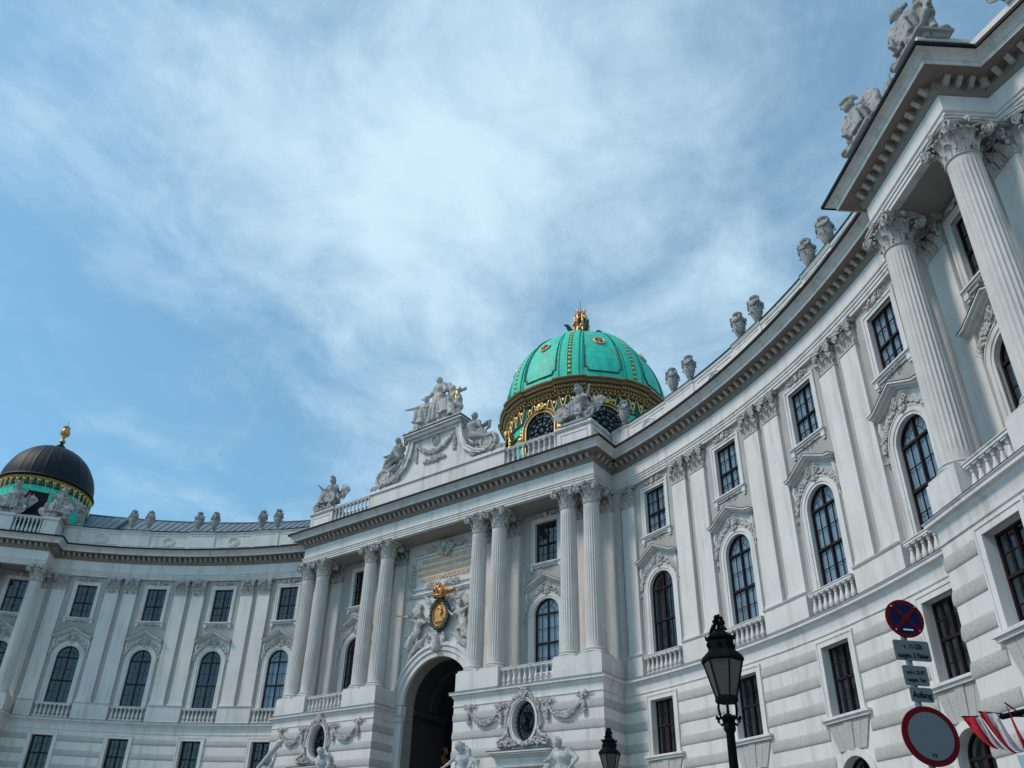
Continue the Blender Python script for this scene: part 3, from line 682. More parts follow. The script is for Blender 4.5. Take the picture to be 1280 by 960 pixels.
def arched_window(curt, seed):
    mb = MB(); hw = .95; zc = AR_ZT-hw
    def band_(r0, r1, y0, y1):
        inn = [(r0, AR_Z0)]+arcpts(r0, zc)+[(-r0, AR_Z0)]; ou = [(r1, AR_Z0)]+arcpts(r1, zc)+[(-r1, AR_Z0)]; mb.ringband(inn, ou, y0, y1)
    band_(.95, 1.08, -.04, .06); band_(1.08, 1.30, -.08, .04); band_(1.30, 1.36, -.11, .04)
    mb.box(-1.40, 1.40, -.06, .5, 14.27, 14.37)
    # tympanum slab and gabled hood
    mb.prism([(-1.38,18.0),(-1.52,18.35),(-1.50,19.75),(0,20.50),(1.50,19.75),(1.52,18.35),(1.38,18.0)]+arcpts(1.36, zc, .0, pi, 20)[0:0]+[(1.36,18.15)]+arcpts(1.37, zc)[1:-1]+[(-1.36,18.15)], -.05, .04)
    def hood(t0, t1, y0, y1, ext):
        pts = [(-1.62-ext,19.82),(-1.30,19.88),(0,20.56),(1.30,19.88),(1.62+ext,19.82)]
        lo = [(x, z+t0) for x, z in pts]; hi = [(x, z+t1) for x, z in pts]; mb.ringband(lo, hi, y0, y1)
    hood(-.16, -.07, -.20, .03, -.10); hood(-.07, .03, -.38, .03, -.03); hood(.03, .11, -.50, .03, .03)
    for s_ in (-1, 1): mb.tube([(s_*1.42,-.10,19.6),(s_*1.50,-.12,19.3),(s_*1.46,-.10,18.9),(s_*1.40,-.06,18.5)], [.12,.10,.06,.03], 6)
    w_ = mb.build('window', 'trim', palace)
    mb = MB(); hood(.11, .135, -.52, .03, .04); mb.build('flashing', 'sheet', w_)
    mb = MB(); garland_arc(mb, 1.56, zc, radians(4), radians(72), seed, 60, -.10, .052); garland_arc(mb, 1.56, zc, radians(108), radians(176), seed+1, 60, -.10, .052)
    leafy(mb, (0, 19.70), .44, .34, seed+2, 110, -.08, .058)
    mb.tube([(.19*cos(t*.523),-.14,19.84+.20*sin(t*.523)) for t in range(12)], .035, 6, closed=True); mb.ell((0,-.10,19.84), (.14,.06,.16), 12, 8); mb.ell((0,-.14,19.45), (.10,.08,.14), 8, 6)
    for s_ in (-1, 1): mb.tube(spiral(s_*.30, 19.75, .19, 1.4, s_, y=-.2), .045, 6); mb.tube(spiral(s_*.26, 20.0, .10, 1.2, -s_, y=-.2), .035, 6); leafy(mb, (s_*1.66, 17.75), .12, .25, seed+5, 12, -.08, .05)
    mb.build('garland', 'carved', w_)
    mb = MB(); y = .21
    inn = [(.87, AR_Z0+.02)]+arcpts(.87, zc)+[(-.87, AR_Z0+.02)]; ou = [(.95, AR_Z0)]+arcpts(.95, zc)+[(-.95, AR_Z0)]; mb.ringband(inn, ou, y-.05, y+.05)
    mb.box(-.87, .87, y-.05, y+.05, AR_Z0, AR_Z0+.09)
    z1, z2 = zc-.02, AR_Z0+1.85
    mb.box(-.042, .042, y-.07, y+.05, AR_Z0, AR_ZT-.06); mb.box(-.9, .9, y-.08, y+.05, z1-.048, z1+.048); mb.box(-.9, .9, y-.09, y+.05, z2-.055, z2+.055)
    for x in (-.46, .46): mb.box(x-.011, x+.011, y-.03, y+.02, AR_Z0, z1)
    for z in (AR_Z0+.95, (z2+z1)/2): mb.box(-.88, .88, y-.03, y+.02, z-.011, z+.011)
    mb.tube([(x, y, z) for x, z in arcpts(.48, zc)], .018, 4)
    for a in (35, 65, 115, 145): mb.tube([(.48*cos(radians(a)), y, zc+.48*sin(radians(a))), (.88*cos(radians(a)), y, zc+.88*sin(radians(a)))], .016, 4)
    mb.build('frame', 'wood', w_)
    mb = MB(); pts = [(-.93, AR_Z0),(.93, AR_Z0)]+arcpts(.93, zc); mb.add([(x, y, z) for x, z in pts], [tuple(range(len(pts)))]); mb.build('pane', 'glass', w_)
    mb = MB(); interior(mb, hw, AR_Z0, AR_ZT); mb.build('interior', 'dark', w_)
    if curt == 1: curtain_mb(-.97, .97, AR_Z0-.1, AR_ZT+.1, .29, seed, .02).build('curtain', 'curtain', w_)
    if curt == 2:
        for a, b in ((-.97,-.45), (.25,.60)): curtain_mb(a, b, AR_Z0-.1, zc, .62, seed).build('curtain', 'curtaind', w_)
    return w_
def lower_window(curt, seed, keys=True):
    mb = MB(); hw = .86
    rframe(mb, hw, LO_Z0, LO_Z1, .22, -.09, .03); rframe(mb, hw+.22, LO_Z0, LO_Z1+.22, .08, -.12, .0)
    mb.box(-1.42, 1.42, -.26, .0, 8.80, 8.90); mb.box(-1.36, 1.36, -.18, .0, 8.68, 8.80)
    w_ = mb.build('window', 'white', palace)
    if keys:
        mb = MB()
        for i in range(-2, 3):
            a, b = (i-.48)*.40, (i+.48)*.40; mb.prism([(a*.80,7.58),(b*.80,7.58),(b*1.22,8.67),(a*1.22,8.67)], -.075-(.03 if i == 0 else 0), .02)
        mb.build('keystone', 'rough', w_)
    mb = MB(); y = .34
    rframe(mb, .78, LO_Z0, LO_Z1-.08, .08, y-.05, y+.05); mb.box(-.78, .78, y-.05, y+.05, LO_Z0, LO_Z0+.08)
    mb.box(-.045, .045, y-.08, y+.05, LO_Z0, LO_Z1-.08); mb.box(-.78, .78, y-.08, y+.05, 10.36, 10.46)
    for x in (-.40, .40): mb.box(x-.014, x+.014, y-.03, y+.02, LO_Z0, LO_Z1-.08)
    for z in (9.6, 11.1): mb.box(-.78, .78, y-.03, y+.02, z-.015, z+.015)
    mb.build('frame', 'wood', w_)
    mb = MB(); mb.add([(-.83,y,LO_Z0),(.83,y,LO_Z0),(.83,y,LO_Z1),(-.83,y,LO_Z1)], [(0,1,2,3)]); mb.build('pane', 'glass', w_)
    mb = MB(); interior(mb, hw, LO_Z0, LO_Z1, .6); mb.build('interior', 'dark', w_)
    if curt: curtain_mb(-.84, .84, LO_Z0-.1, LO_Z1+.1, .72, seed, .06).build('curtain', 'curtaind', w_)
    # round-headed ground floor opening under it
    return w_
def street_window(seed):
    mb = MB(); zc = 7.35-.86
    inn = [(.86, 4.3)]+arcpts(.86, zc)+[(-.86, 4.3)]; ou = [(1.14, 4.3)]+arcpts(1.14, zc)+[(-1.14, 4.3)]; mb.ringband(inn, ou, -.09, .03); mb.box(-1.3, 1.3, -.2, 0, 4.1, 4.3)
    w_ = mb.build('window', 'white', palace)
    mb = MB(); y = .34; inn = [(.78, 4.36)]+arcpts(.78, zc)+[(-.78, 4.36)]; ou = [(.86, 4.3)]+arcpts(.86, zc)+[(-.86, 4.3)]; mb.ringband(inn, ou, y-.05, y+.05)
    mb.box(-.045, .045, y-.08, y+.05, 4.3, 7.3); mb.box(-.8, .8, y-.08, y+.05, zc-.05, zc+.05); mb.box(-.8, .8, y-.08, y+.05, 5.3, 5.4)
    mb.tube([(x, y, z) for x, z in arcpts(.42, zc)], .02, 4)
    mb.build('frame', 'wood', w_)
    mb = MB(); pts = [(-.84, 4.3),(.84, 4.3)]+arcpts(.84, zc); mb.add([(x, y, z) for x, z in pts], [tuple(range(len(pts)))]); mb.build('pane', 'glass', w_)
    mb = MB(); interior(mb, .86, 4.3, 7.35, .6); mb.build('interior', 'dark', w_)
    return w_
PROTO = {}
def put(kind, fr, *a):
    key = (kind.__name__,)+a
    if key not in PROTO: PROTO[key] = kind(*a); PROTO[key].matrix_basis = fr; return PROTO[key]
    return copy_tree(PROTO[key], palace, fr)
for side in (-1, 1):
    for k, a in enumerate(WIN_A):
        cu = 1 if side > 0 else 2
        ca = 1 if side > 0 else (2 if k in (1, 2) else (1 if k == 0 else 0))
        if side > 0 and k == 0: ca = 2
        put(upper_window, wframe(side, a, RW), 0 if (side < 0 and k == 3) else cu, 11+k % 2)
        put(arched_window, wframe(side, a, RW), ca, 21+k % 2)
        put(lower_window, wframe(side, a, RL), 1 if side > 0 else 0, 31)
        put(street_window, wframe(side, a, RL), 41)
    put(upper_window, eframe(side, 1.84, -1.55), 2, 11); put(arched_window, eframe(side, 1.84, -1.55), 2, 21)
    put(lower_window, eframe(side, 2.11, .78), 0, 31); put(street_window, eframe(side, 2.11, .78), 41)
    put(upper_window, frame((side*8.78, 1.7), (0,-1)), 2, 11); put(arched_window, frame((side*8.78, 1.7), (0,-1)), 1 if side > 0 else 2, 21)
# oval windows of the centre block with their scrolled surrounds, and the doors below
def oval_window():
    mb = MB(); n = 40; ring = lambda rx, rz, z=11.0: [(rx*cos(2*pi*i/n), z+rz*sin(2*pi*i/n)) for i in range(n+1)]
    mb.ringband(ring(.83,1.15), ring(.94,1.26), -.10, .05); mb.ringband(ring(.94,1.26), ring(1.0,1.32), -.16, .05)
    w_ = mb.build('oval_window', 'trim', palace)
    mb = MB(); rr = random.Random(5)
    for i in range(110):
        a = 2*pi*i/110; q = rr.uniform(1.12, 1.26); s_ = rr.uniform(.055,.10)
        if sin(a) < -.55: continue
        mb.ell((q*cos(a), -.12-rr.uniform(0,.06), 11.0+q*1.30*sin(a)), (s_, s_*.9, s_), 6, 4)
    leafy(mb, (0, 12.62), .30, .34, 3, 60, -.16, .085); mb.tube(spiral(0, 12.6, .2, 1.4, 1, y=-.22), .05, 6)
    for s_ in (-1, 1):
        mb.tube([(s_*1.02,-.16,10.7),(s_*1.12,-.18,10.35),(s_*1.30,-.2,10.12),(s_*1.6,-.2,10.05),(s_*1.75,-.2,9.85),(s_*1.62,-.2,9.62),(s_*1.4,-.2,9.66),(s_*1.38,-.2,9.84),(s_*1.52,-.2,9.86)], [.09,.11,.12,.12,.11,.10,.09,.07,.05], 7)
        leafy(mb, (s_*1.0, 9.80), .50, .20, 8+s_, 50, -.14, .085)
        mb.tube(spiral(s_*.45, 9.75, .16, 1.3, s_, y=-.2), .04, 6)
    leafy(mb, (0, 9.70), .55, .12, 77, 40, -.14, .08)
    mb.build('scrollwork', 'carved', w_)
    mb = MB()     # swags with bows, to either side
    for s_ in (-1, 1):
        x0, x1 = s_*1.62, s_*4.05; za, zb = 11.85, 12.0
        for i in range(46):
            t = (i+.5)/46; x = x0+(x1-x0)*t; z = za+(zb-za)*t-1.05*(1-(2*t-1)**2)**.85*.82; wgt = .6+.9*sin(pi*t)
            for k in range(4): s2 = rr.uniform(.05,.085)*wgt**.5; mb.ell((x+rr.uniform(-.06,.06), -.12-rr.uniform(0,.08)*wgt, z+rr.uniform(-.10,.10)*wgt), (s2, s2, s2), 6, 4)
        for xb, zb2 in ((x0, za), (x1, zb)):
            leafy(mb, (xb, zb2+.12), .42, .13, int(xb*10)+50, 26, -.10, .07)
            for t_ in (-1, 1): mb.tube([(xb,-.12,zb2+.10),(xb+t_*.22,-.14,zb2+.24),(xb+t_*.42,-.12,zb2+.16),(xb+t_*.60,-.10,zb2+.22)], [.05,.06,.05,.02], 6)
            mb.ell((xb,-.16,zb2+.10), (.10,.08,.12), 8, 6)
            for k in range(26): s2 = rr.uniform(.05,.09); mb.ell((xb+rr.uniform(-.10,.10), -.12-rr.uniform(0,.06), zb2-.25-k*.026), (s2, s2, s2), 6, 4)
    mb.build('swag', 'carved', w_)
    mb = MB(); y = .30
    for i in range(12): a = pi*i/12; mb.tube([(.83*cos(a), y, 11+1.15*sin(a)), (-.83*cos(a), y, 11-1.15*sin(a))], .018, 4)
    mb.tube([(.4*cos(pi*i/10), y, 11+.55*sin(pi*i/10)) for i in range(20)], .02, 4, closed=True); mb.build('frame', 'iron', w_)
    mb = MB(); mb.add([(x, y+.03, z) for x, z in ring(.84,1.16)[:-1]], [tuple(range(n))]); mb.build('pane', 'glass', w_)
    mb = MB(); interior(mb, .84, 9.85, 12.15, .5); mb.build('interior', 'dark', w_)
    return w_
def side_door():
    mb = MB(); rframe(mb, 1.5, 0, 8.5, .3, -.14, .03)
    mb.box(-1.9, 1.9, -.16, 0, 8.8, 9.02); mb.box(-2.0, 2.0, -.30, 0, 9.02, 9.12); mb.box(-2.12, 2.12, -.50, 0, 9.12, 9.22); mb.box(-2.2, 2.2, -.62, 0, 9.22, 9.32)
    d = mb.build('door_surround', 'trim', palace)
    mb = MB(); mb.box(-2.24, 2.24, -.65, .0, 9.32, 9.35); mb.build('flashing', 'sheet', d)
    mb = MB(); mb.box(-1.5, 1.5, .38, .46, 3.0, 8.5); [mb.box(x-.03, x+.03, .33, .38, 3.0, 8.5) for x in (-1.4,-.7,0,.7,1.4)]; mb.build('door', 'white', d)
    return d
for side in (-1, 1):
    put(oval_window, frame((side*8.85, -.75), (0,-1))); put(side_door, frame((side*8.85, -.75), (0,-1)))
# ------------------------------------------------------------------ columns and pilasters
def leaf(mb, ang, r, z0, h, w, out, m=0):      # one acanthus leaf on a bell
    rows = []; c, s_ = cos(ang), sin(ang)
    for t, rad, wd in ((0,.0,.8),(.35,.03,1.0),(.7,.09,.95),(.92,.20,.7),(1.0,.30,.45),(.93,.36,.2)):
        rr_ = r+rad*out; z = z0+h*t; rows.append([(c*rr_-s_*x*w*wd*.5, s_*rr_+c*x*w*wd*.5, z-(abs(x)*.04)) for x in (-1,-.5,0,.5,1)])
    vs = [p for r_ in rows for p in r_]; fs = [(i*5+j, i*5+j+1, i*5+j+6, i*5+j+5) for i in range(5) for j in range(4)]
    mb.add(vs, fs, m)
    mb.tube([rows[0][2], rows[2][2], rows[4][2]], [.035,.04,.03], 5, m)
def capital_mb(R_=.50):
    mb = MB()
    mb.lathe([(R_*.98,0),(R_*1.10,.02),(R_*1.12,.06),(R_*1.02,.10),(R_,.13),(R_*1.0,.5),(R_*1.05,.8),(R_*1.22,.98),(R_*1.34,1.04),(R_*1.2,1.10),(R_*1.25,1.18)], 24)
    for i in range(8): leaf(mb, 2*pi*i/8+pi/8, R_*1.0, .12, .44, .34, .62)
    for i in range(8): leaf(mb, 2*pi*i/8, R_*1.03, .30, .58, .34, .85)
    for i in range(20): a = 2*pi*i/20; mb.ell((cos(a)*R_*1.34, sin(a)*R_*1.34, 1.03), (.06,.06,.07), 6, 4)
    # abacus with hollow sides
    pts = []
    for q in range(4):
        a0 = pi/4+q*pi/2
        for t in range(7):
            f = t/6; ax = a0+f*pi/2; ry = .98-.26*sin(pi*f); pts.append((ry*cos(ax), ry*sin(ax)))
    mb.prismz(pts, 1.20, 1.30); mb.prismz([(x*1.05, y*1.05) for x, y in pts], 1.30, 1.385)
    for q in range(4):
        a = q*pi/2; Rm = Matrix.Rotation(a, 4, 'Z'); i0 = len(mb.v)
        for s_ in (-1, 1):
            mb.tube([(x, -.72, z) for x, _, z in spiral(s_*.62, .97, .24, 2.0, -s_, a0=pi/2, n=26)], [.05-.0012*i for i in range(27)], 6)
            mb.ell((s_*.62,-.66,.97), (.20,.07,.20), 12, 5); mb.ell((s_*.62,-.74,.97), (.045,.04,.045), 6, 4)
            mb.tube([(s_*.12,-.60,1.10),(s_*.35,-.66,1.17),(s_*.58,-.70,1.21)], [.04,.05,.05], 6)
            mb.ell((s_*.48,-.58,.84), (.09,.08,.07), 6, 4)
        mb.ell((0,-.78,1.28), (.13,.10,.13), 10, 6); mb.tube([(0,-.80,1.40),(0,-.84,1.2),(0,-.80,1.1)], [.03,.05,.03], 6)
        mb.xf(Rm, i0)
    return mb
def shaft_mb(r0=.554, r1=.495, z0=0.0, h=9.15, nfl=24):
    mb = MB(); nz = 12; seg_ = nfl*4; vs = []
    rows = [(0,0),(.03,0),(.05,1),(.2,1),(.4,1),(.6,1),(.8,1),(.955,1),(.975,0),(1.0,0)]
    for t, fl in rows:
        r_ = r0+(r1-r0)*max(0, (t-.25)/.75)**1.2
        for i in range(seg_):
            k = i % 4; rr_ = r_-(0 if k == 0 else (.038 if k == 2 else .027))*fl; vs.append((rr_*cos(2*pi*(i+(.0 if k else .0))/seg_), rr_*sin(2*pi*i/seg_), z0+h*t))
    mb.add(vs, [(j*seg_+i, j*seg_+(i+1) % seg_, (j+1)*seg_+(i+1) % seg_, (j+1)*seg_+i) for j in range(len(rows)-1) for i in range(seg_)])
    return mb
def make_column():
    o = shaft_mb().build('column', 'col', palace, smooth=22)
    mb = MB(); mb.box(-.74, .74, -.74, .74, -.44, -.31)
    mb.lathe([(.72,-.31),(.76,-.25),(.72,-.19),(.66,-.175),(.62,-.14),(.64,-.10),(.67,-.075),(.66,-.03),(.60,-.01),(.56,.015)], 32)
    mb.build('base', 'col', o)
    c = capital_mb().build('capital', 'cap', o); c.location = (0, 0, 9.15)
    return o
COLPOS = []
for side in (-1, 1):
    for cx_ in (4.407, 6.111, 11.595, 13.299): COLPOS.append(frame((side*cx_, 0), (0,-1), 14.744))
    for s_ in (0, 4.22): COLPOS.append(eframe(side, s_, 0, 14.744))
for fr in COLPOS: put(make_column, fr)
# pedestals under the columns
for side in (-1, 1):
    for x0, x1 in ((3.55, 6.87), (10.83, 14.10)):
        a, b = sorted((side*x0, side*x1)); mb = MB(); mb.box(a, b, -.78, 1.72, 13.085, 14.30); mb.build('pedestal', 'trim', palace)
    for s0_, s1_ in ((-.80, .82), (3.40, 5.02)):
        q = [E1+TE*s0_+NE*.80, E1+TE*s1_+NE*.80, E1+TE*s1_-NE*1.6, E1+TE*s0_-NE*1.6]; mb = MB(); mb.prismz([(side*p.x, p.y) for p in q][::side], 13.085, 14.30); mb.build('pedestal', 'trim', palace)
def pil_capital():
    mb = MB(); W = PW/2; y = 0
    mb.box(-W-.04, W+.04, -.04, .17, 0, .07); mb.box(-W, W, .0, .17, .07, 1.1)
    for x, z0, h, w_ in ((-.40,.08,.42,.36),(0,.08,.42,.36),(.40,.08,.42,.36),(-.20,.36,.46,.34),(.20,.36,.46,.34)):
        i0 = len(mb.v); leaf(mb, -pi/2, .0, z0, h, w_, .75); mb.v[i0:] = [(p[0]+x, p[1]-.01, p[2]) for p in mb.v[i0:]]
    for s_ in (-1, 1):
        mb.tube([(x, -.14, z) for x, _, z in spiral(s_*.46, 1.0, .19, 2.0, -s_, a0=pi/2, n=24)], [.045-.001*i for i in range(25)], 6)
        mb.ell((s_*.46,-.08,1.0), (.14,.09,.14), 10, 5); mb.ell((s_*.46,-.16,1.0), (.04,.04,.04), 6, 4)
        mb.ell((s_*.50,-.02,.62), (.09,.10,.16), 8, 6); mb.ell((s_*.50,-.10,.80), (.08,.09,.07), 8, 5)
        mb.tube([(0,-.12,1.06),(s_*.25,-.13,1.12),(s_*.46,-.14,1.2)], [.04,.05,.05], 6)
    mb.prismz([(-.70,.17),(-.70,-.20),(-.5,-.17),(-.2,-.10),(.2,-.10),(.5,-.17),(.70,-.20),(.70,.17)], 1.21, 1.31)
    mb.prismz([(-.74,.17),(-.74,-.24),(-.5,-.20),(-.2,-.13),(.2,-.13),(.5,-.20),(.74,-.24),(.74,.17)], 1.31, 1.40)
    leafy(mb, (0,1.26), .14, .13, 4, 26, -.15, .06); mb.ell((0,-.15,1.26), (.10,.08,.10), 8, 6); leafy(mb, (0,.72), .22, .16, 9, 20, -.03, .06)
    return mb
def make_pilaster():
    W = PW/2; mb = MB(); mb.box(-W, W, 0, .21, 14.80, 23.88)
    for (e, y, z0, z1) in ((.08,-.08,14.50,14.60),(.05,-.05,14.60,14.70),(.02,-.02,14.70,14.80)): mb.box(-W-e, W+e, y, .21, z0, z1)
    o = mb.build('pilaster', 'white', palace)
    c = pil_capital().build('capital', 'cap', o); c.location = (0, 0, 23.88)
    return o
def make_back_pilaster():
    W = .58; mb = MB(); mb.box(-W, W, 0, .21, 13.1, 23.88); mb.box(-W-.06, W+.06, -.06, .2, 14.3, 14.6)
    o = mb.build('pilaster', 'white', palace); c = pil_capital().build('capital', 'cap', o); c.location = (0, 0, 23.88); return o
mb = MB()
for side in (-1, 1):
    for k in range(5):
        ac = A1+(k-1)*DA
        ms = (1,) if k == 0 else ((-1,) if k == 4 else (-1, 1))
        for m_ in ms: put(make_pilaster, wframe(side, ac+m_*HA, R0))
        lo, hi = ac-(HA+.68/R0), ac+(HA+.68/R0)
        if k == 0: lo = ac+HA-.66/R0
        if k == 4: hi = ac-HA+.66/R0
        pp = arcs(lo, hi, 6); pp = pp if side > 0 else mir(pp)
        sweep(mb, pp, [(-.21,13.09),(.16,13.09),(.16,13.22),(.12,13.25),(.12,14.38),(.17,14.42),(.20,14.50),(-.21,14.50)], 0, closed=True); mb.build('pilaster_plinth', 'white', palace); mb = MB()
    for cx_ in (4.407, 6.111, 11.595, 13.299): put(make_back_pilaster, frame((side*cx_, 1.50), (0,-1)))
    for s_ in (0, 4.22): put(make_back_pilaster, eframe(side, s_, -1.35))
    for t_ in (1.1, 5.2):
        p = P3+D3*t_; put(make_pilaster, frame((side*p.x, p.y), (side*N3.x, N3.y)))

# ------------------------------------------------------------------ roofs behind the parapets
mb = MB()
for side in (-1, 1):
    pa = arcs(AC-.03, AE+.01, 60, R0); pa = pa if side > 0 else mir(pa)
    sweep(mb, pa, [(-.9,29.2),(-7.0,33.95),(-13.0,29.5)], 0, caps=False)
    for i, (p, d) in enumerate(walk(pa, .62, .3)):     # standing seams, a ridge roll
        n_ = Vector((d.y, -d.x)); a = p-n_*.92; b = p-n_*6.98
        mb.tube([(a.x, a.y, 29.27), (b.x, b.y, 33.97)], .035, 4)
    pr = offset_path(pa, -7.0); mb.tube([(p.x, p.y, 33.98) for p in pr], .09, 6)
    q = arc(A1+2.55*DA, R0); n_ = Vector((-(q.x-XC), -(q.y-YC))).normalized(); a = q-n_*1.0; b = q-n_*7.0
    mb.tube([(side*a.x, a.y, 29.5), (side*b.x, b.y, 34.2)], .16, 6)
mb.box(-13.2, 13.2, 1.2, 14, 28.0, 30.0)
mb.build('roof', 'slate', palace, smooth=30)

# ------------------------------------------------------------------ attic gable over the portal
mb = MB()
side_curve = [(5.9,30.0),(4.9,30.05),(3.9,30.4),(3.15,31.0),(2.75,31.7),(2.55,32.5),(2.45,33.2)]
poly = [(-x, z) for x, z in side_curve]+[(x, z) for x, z in reversed(side_curve)]
mb.prism(poly[::-1], -.38, .5)
mb.box(-2.55, 2.55, -.62, .6, 33.15, 33.35); mb.box(-2.75, 2.75, -.85, .8, 33.35, 33.60); mb.box(-2.95, 2.95, -1.05, 1.0, 33.60, 33.74)
for s_ in (-1, 1):
    inn = [(s_*(x-.28), z+.10) for x, z in side_curve[1:]]; ou = [(s_*(x+.16), z+.12) for x, z in side_curve[1:]]
    mb.ringband(inn, ou, -.60, .2); mb.tube([(x, -.62, z) for x, z in inn], .06, 6); mb.tube([(x, -.62, z) for x, z in ou], .09, 6)
gable = mb.build('attic_gable', 'trim', palace, smooth=35)
mb = MB(); mb.box(-3.0, 3.0, -1.1, 1.0, 33.74, 33.80); mb.build('flashing', 'sheet', gable)
mb = MB()
for s_ in (-1, 1):
    mb.tube([(x, -.55, z) for x, _, z in spiral(s_*5.2, 30.85, .80, 2.1, s_, a0=-pi*.4, n=44, shrink=.80)], [.15-.002*i for i in range(45)], 8)
    mb.tube([(x, -.35, z) for x, _, z in spiral(s_*5.2, 30.85, .86, 1.0, s_, a0=-pi*.4, n=30, shrink=.2)], .12, 8)
    mb.ell((s_*5.2,-.45,30.85), (.62,.15,.62), 14, 6)
    leafy(mb, (s_*4.0, 30.45), .5, .30, 12, 70, -.5, .10); leafy(mb, (s_*6.3, 30.2), .40, .16, 15, 40, -.45, .09)
    leafy(mb, (s_*2.6, 31.9), .12, .5, 16, 26, -.45, .07)
garl = [(-1.9+3.8*i/50, 32.9-1.15*(1-(2*i/50-1)**2)**.8) for i in range(51)]; rr = random.Random(3)
for x, z in garl:
    wg = .5+.9*max(0, 1-(x/1.9)**2)
    for k in range(4): s2 = rr.uniform(.06,.10); mb.ell((x+rr.uniform(-.06,.06), -.46-rr.uniform(0,.08), z+rr.uniform(-.14,.14)*wg), (s2,s2,s2), 6, 4)
for s_ in (-1, 1):
    for k in range(46): s2 = rr.uniform(.06,.10); mb.ell((s_*1.95+rr.uniform(-.12,.12), -.46, 32.9-k*.035), (s2,s2,s2), 6, 4)
mb.tube([(.36*cos(t*.4), -.5, 32.75+.40*sin(t*.4)) for t in range(16)], .07, 6, closed=True); leafy(mb, (0, 32.75), .26, .3, 4, 40, -.46, .06)
leafy(mb, (0, 31.0), 1.2, .16, 44, 90, -.44, .08); leafy(mb, (0, 31.1), .4, .28, 45, 50, -.46, .08)
for s_ in (-1, 1): mb.tube(spiral(s_*.7, 31.05, .22, 1.4, s_, y=-.47), .04, 6)
mb.build('garland', 'carved', gable)

# ------------------------------------------------------------------ big dome
DC = (0.0, 21.7)
def pol(a, r, z): return (DC[0]+r*sin(a), DC[1]-r*cos(a), z)      # a measured from -y towards +x
ZB, RB, HB = 45.4, 8.18, 9.85
def shell_r(z): return RB*sqrt(max(0, 1-((z-ZB)/HB)**2.0))
mb = MB(); nA, nZ = 96, 22; vs = []; uv = []
for j in range(nZ+1):
    t = pi/2*j/nZ; r_ = RB*cos(t)+.001; z = ZB+HB*sin(t)
    for i in range(nA+1): a = 2*pi*i/nA; vs.append(pol(a, r_, z)); uv.append((a*RB, t*9.2))
mb.add(vs, [(j*(nA+1)+i, j*(nA+1)+i+1, (j+1)*(nA+1)+i+1, (j+1)*(nA+1)+i) for j in range(nZ) for i in range(nA)]); mb.uv = uv
dome = mb.build('dome', 'domesheet', palace, smooth=50)
RIB = [radians(22.5+45*k) for k in range(8)]
def on_shell(a, t, e=0.0):
    r_ = (RB+e)*cos(t); z = ZB+(HB+e)*sin(t); return pol(a, r_, z)
def make_rib():
    mb = MB()
    for da0, da1, e in ((-9.0,-8.3,.10),(-6.4,-1.7,.16),(1.7,6.4,.16),(8.3,9.0,.10)):
        vs = []; nn = 26
        for j in range(nn+1):
            t = radians(1)+radians(78)*j/nn; kx = .45+.55*cos(t)**.6
            for da, ee in ((da0,-.05),(da0,e),(da1,e),(da1,-.05)):
                wd = min(1.6, 1/max(.3, cos(t)))**.55; vs.append(on_shell(radians(da*wd*.92), t, ee))
        mb.add(vs, [(j*4+k, j*4+k+1, (j+1)*4+k+1, (j+1)*4+k) for j in range(nn) for k in range(3)])
    mb.v = [(x-DC[0], y-DC[1], z) for x, y, z in mb.v]
    o = mb.build('rib', 'green', dome, smooth=40); 
    mb = MB()
    for j in range(22):
        t = radians(4.5)+radians(68)*j/21; p = on_shell(0, t, .12); s2 = .20-.12*j/21
        mb.ell((p[0]-DC[0], p[1]-DC[1], p[2]), (s2*.9, .10, s2*.75), 8, 6)
        if j < 21: t2 = t+radians(34/21); p = on_shell(0, t2, .1); mb.ell((p[0]-DC[0], p[1]-DC[1], p[2]), (s2*.5,.06,s2*.25), 6, 4)
    mb.build('bead_string', 'gold', dome); b_ = COL.objects['bead_string']; b_.parent = dome; b_.location = (DC[0], DC[1], 0)
    o.location = (DC[0], DC[1], 0); return o, b_
rib0, bead0 = make_rib()
for k, a in enumerate(RIB):
    if k == 0: rib0.rotation_euler = (0,0,a); bead0.rotation_euler = (0,0,a); continue
    for q in (rib0, bead0): c = q.copy(); COL.objects.link(c); c.parent = dome; c.rotation_euler = (0,0,a)
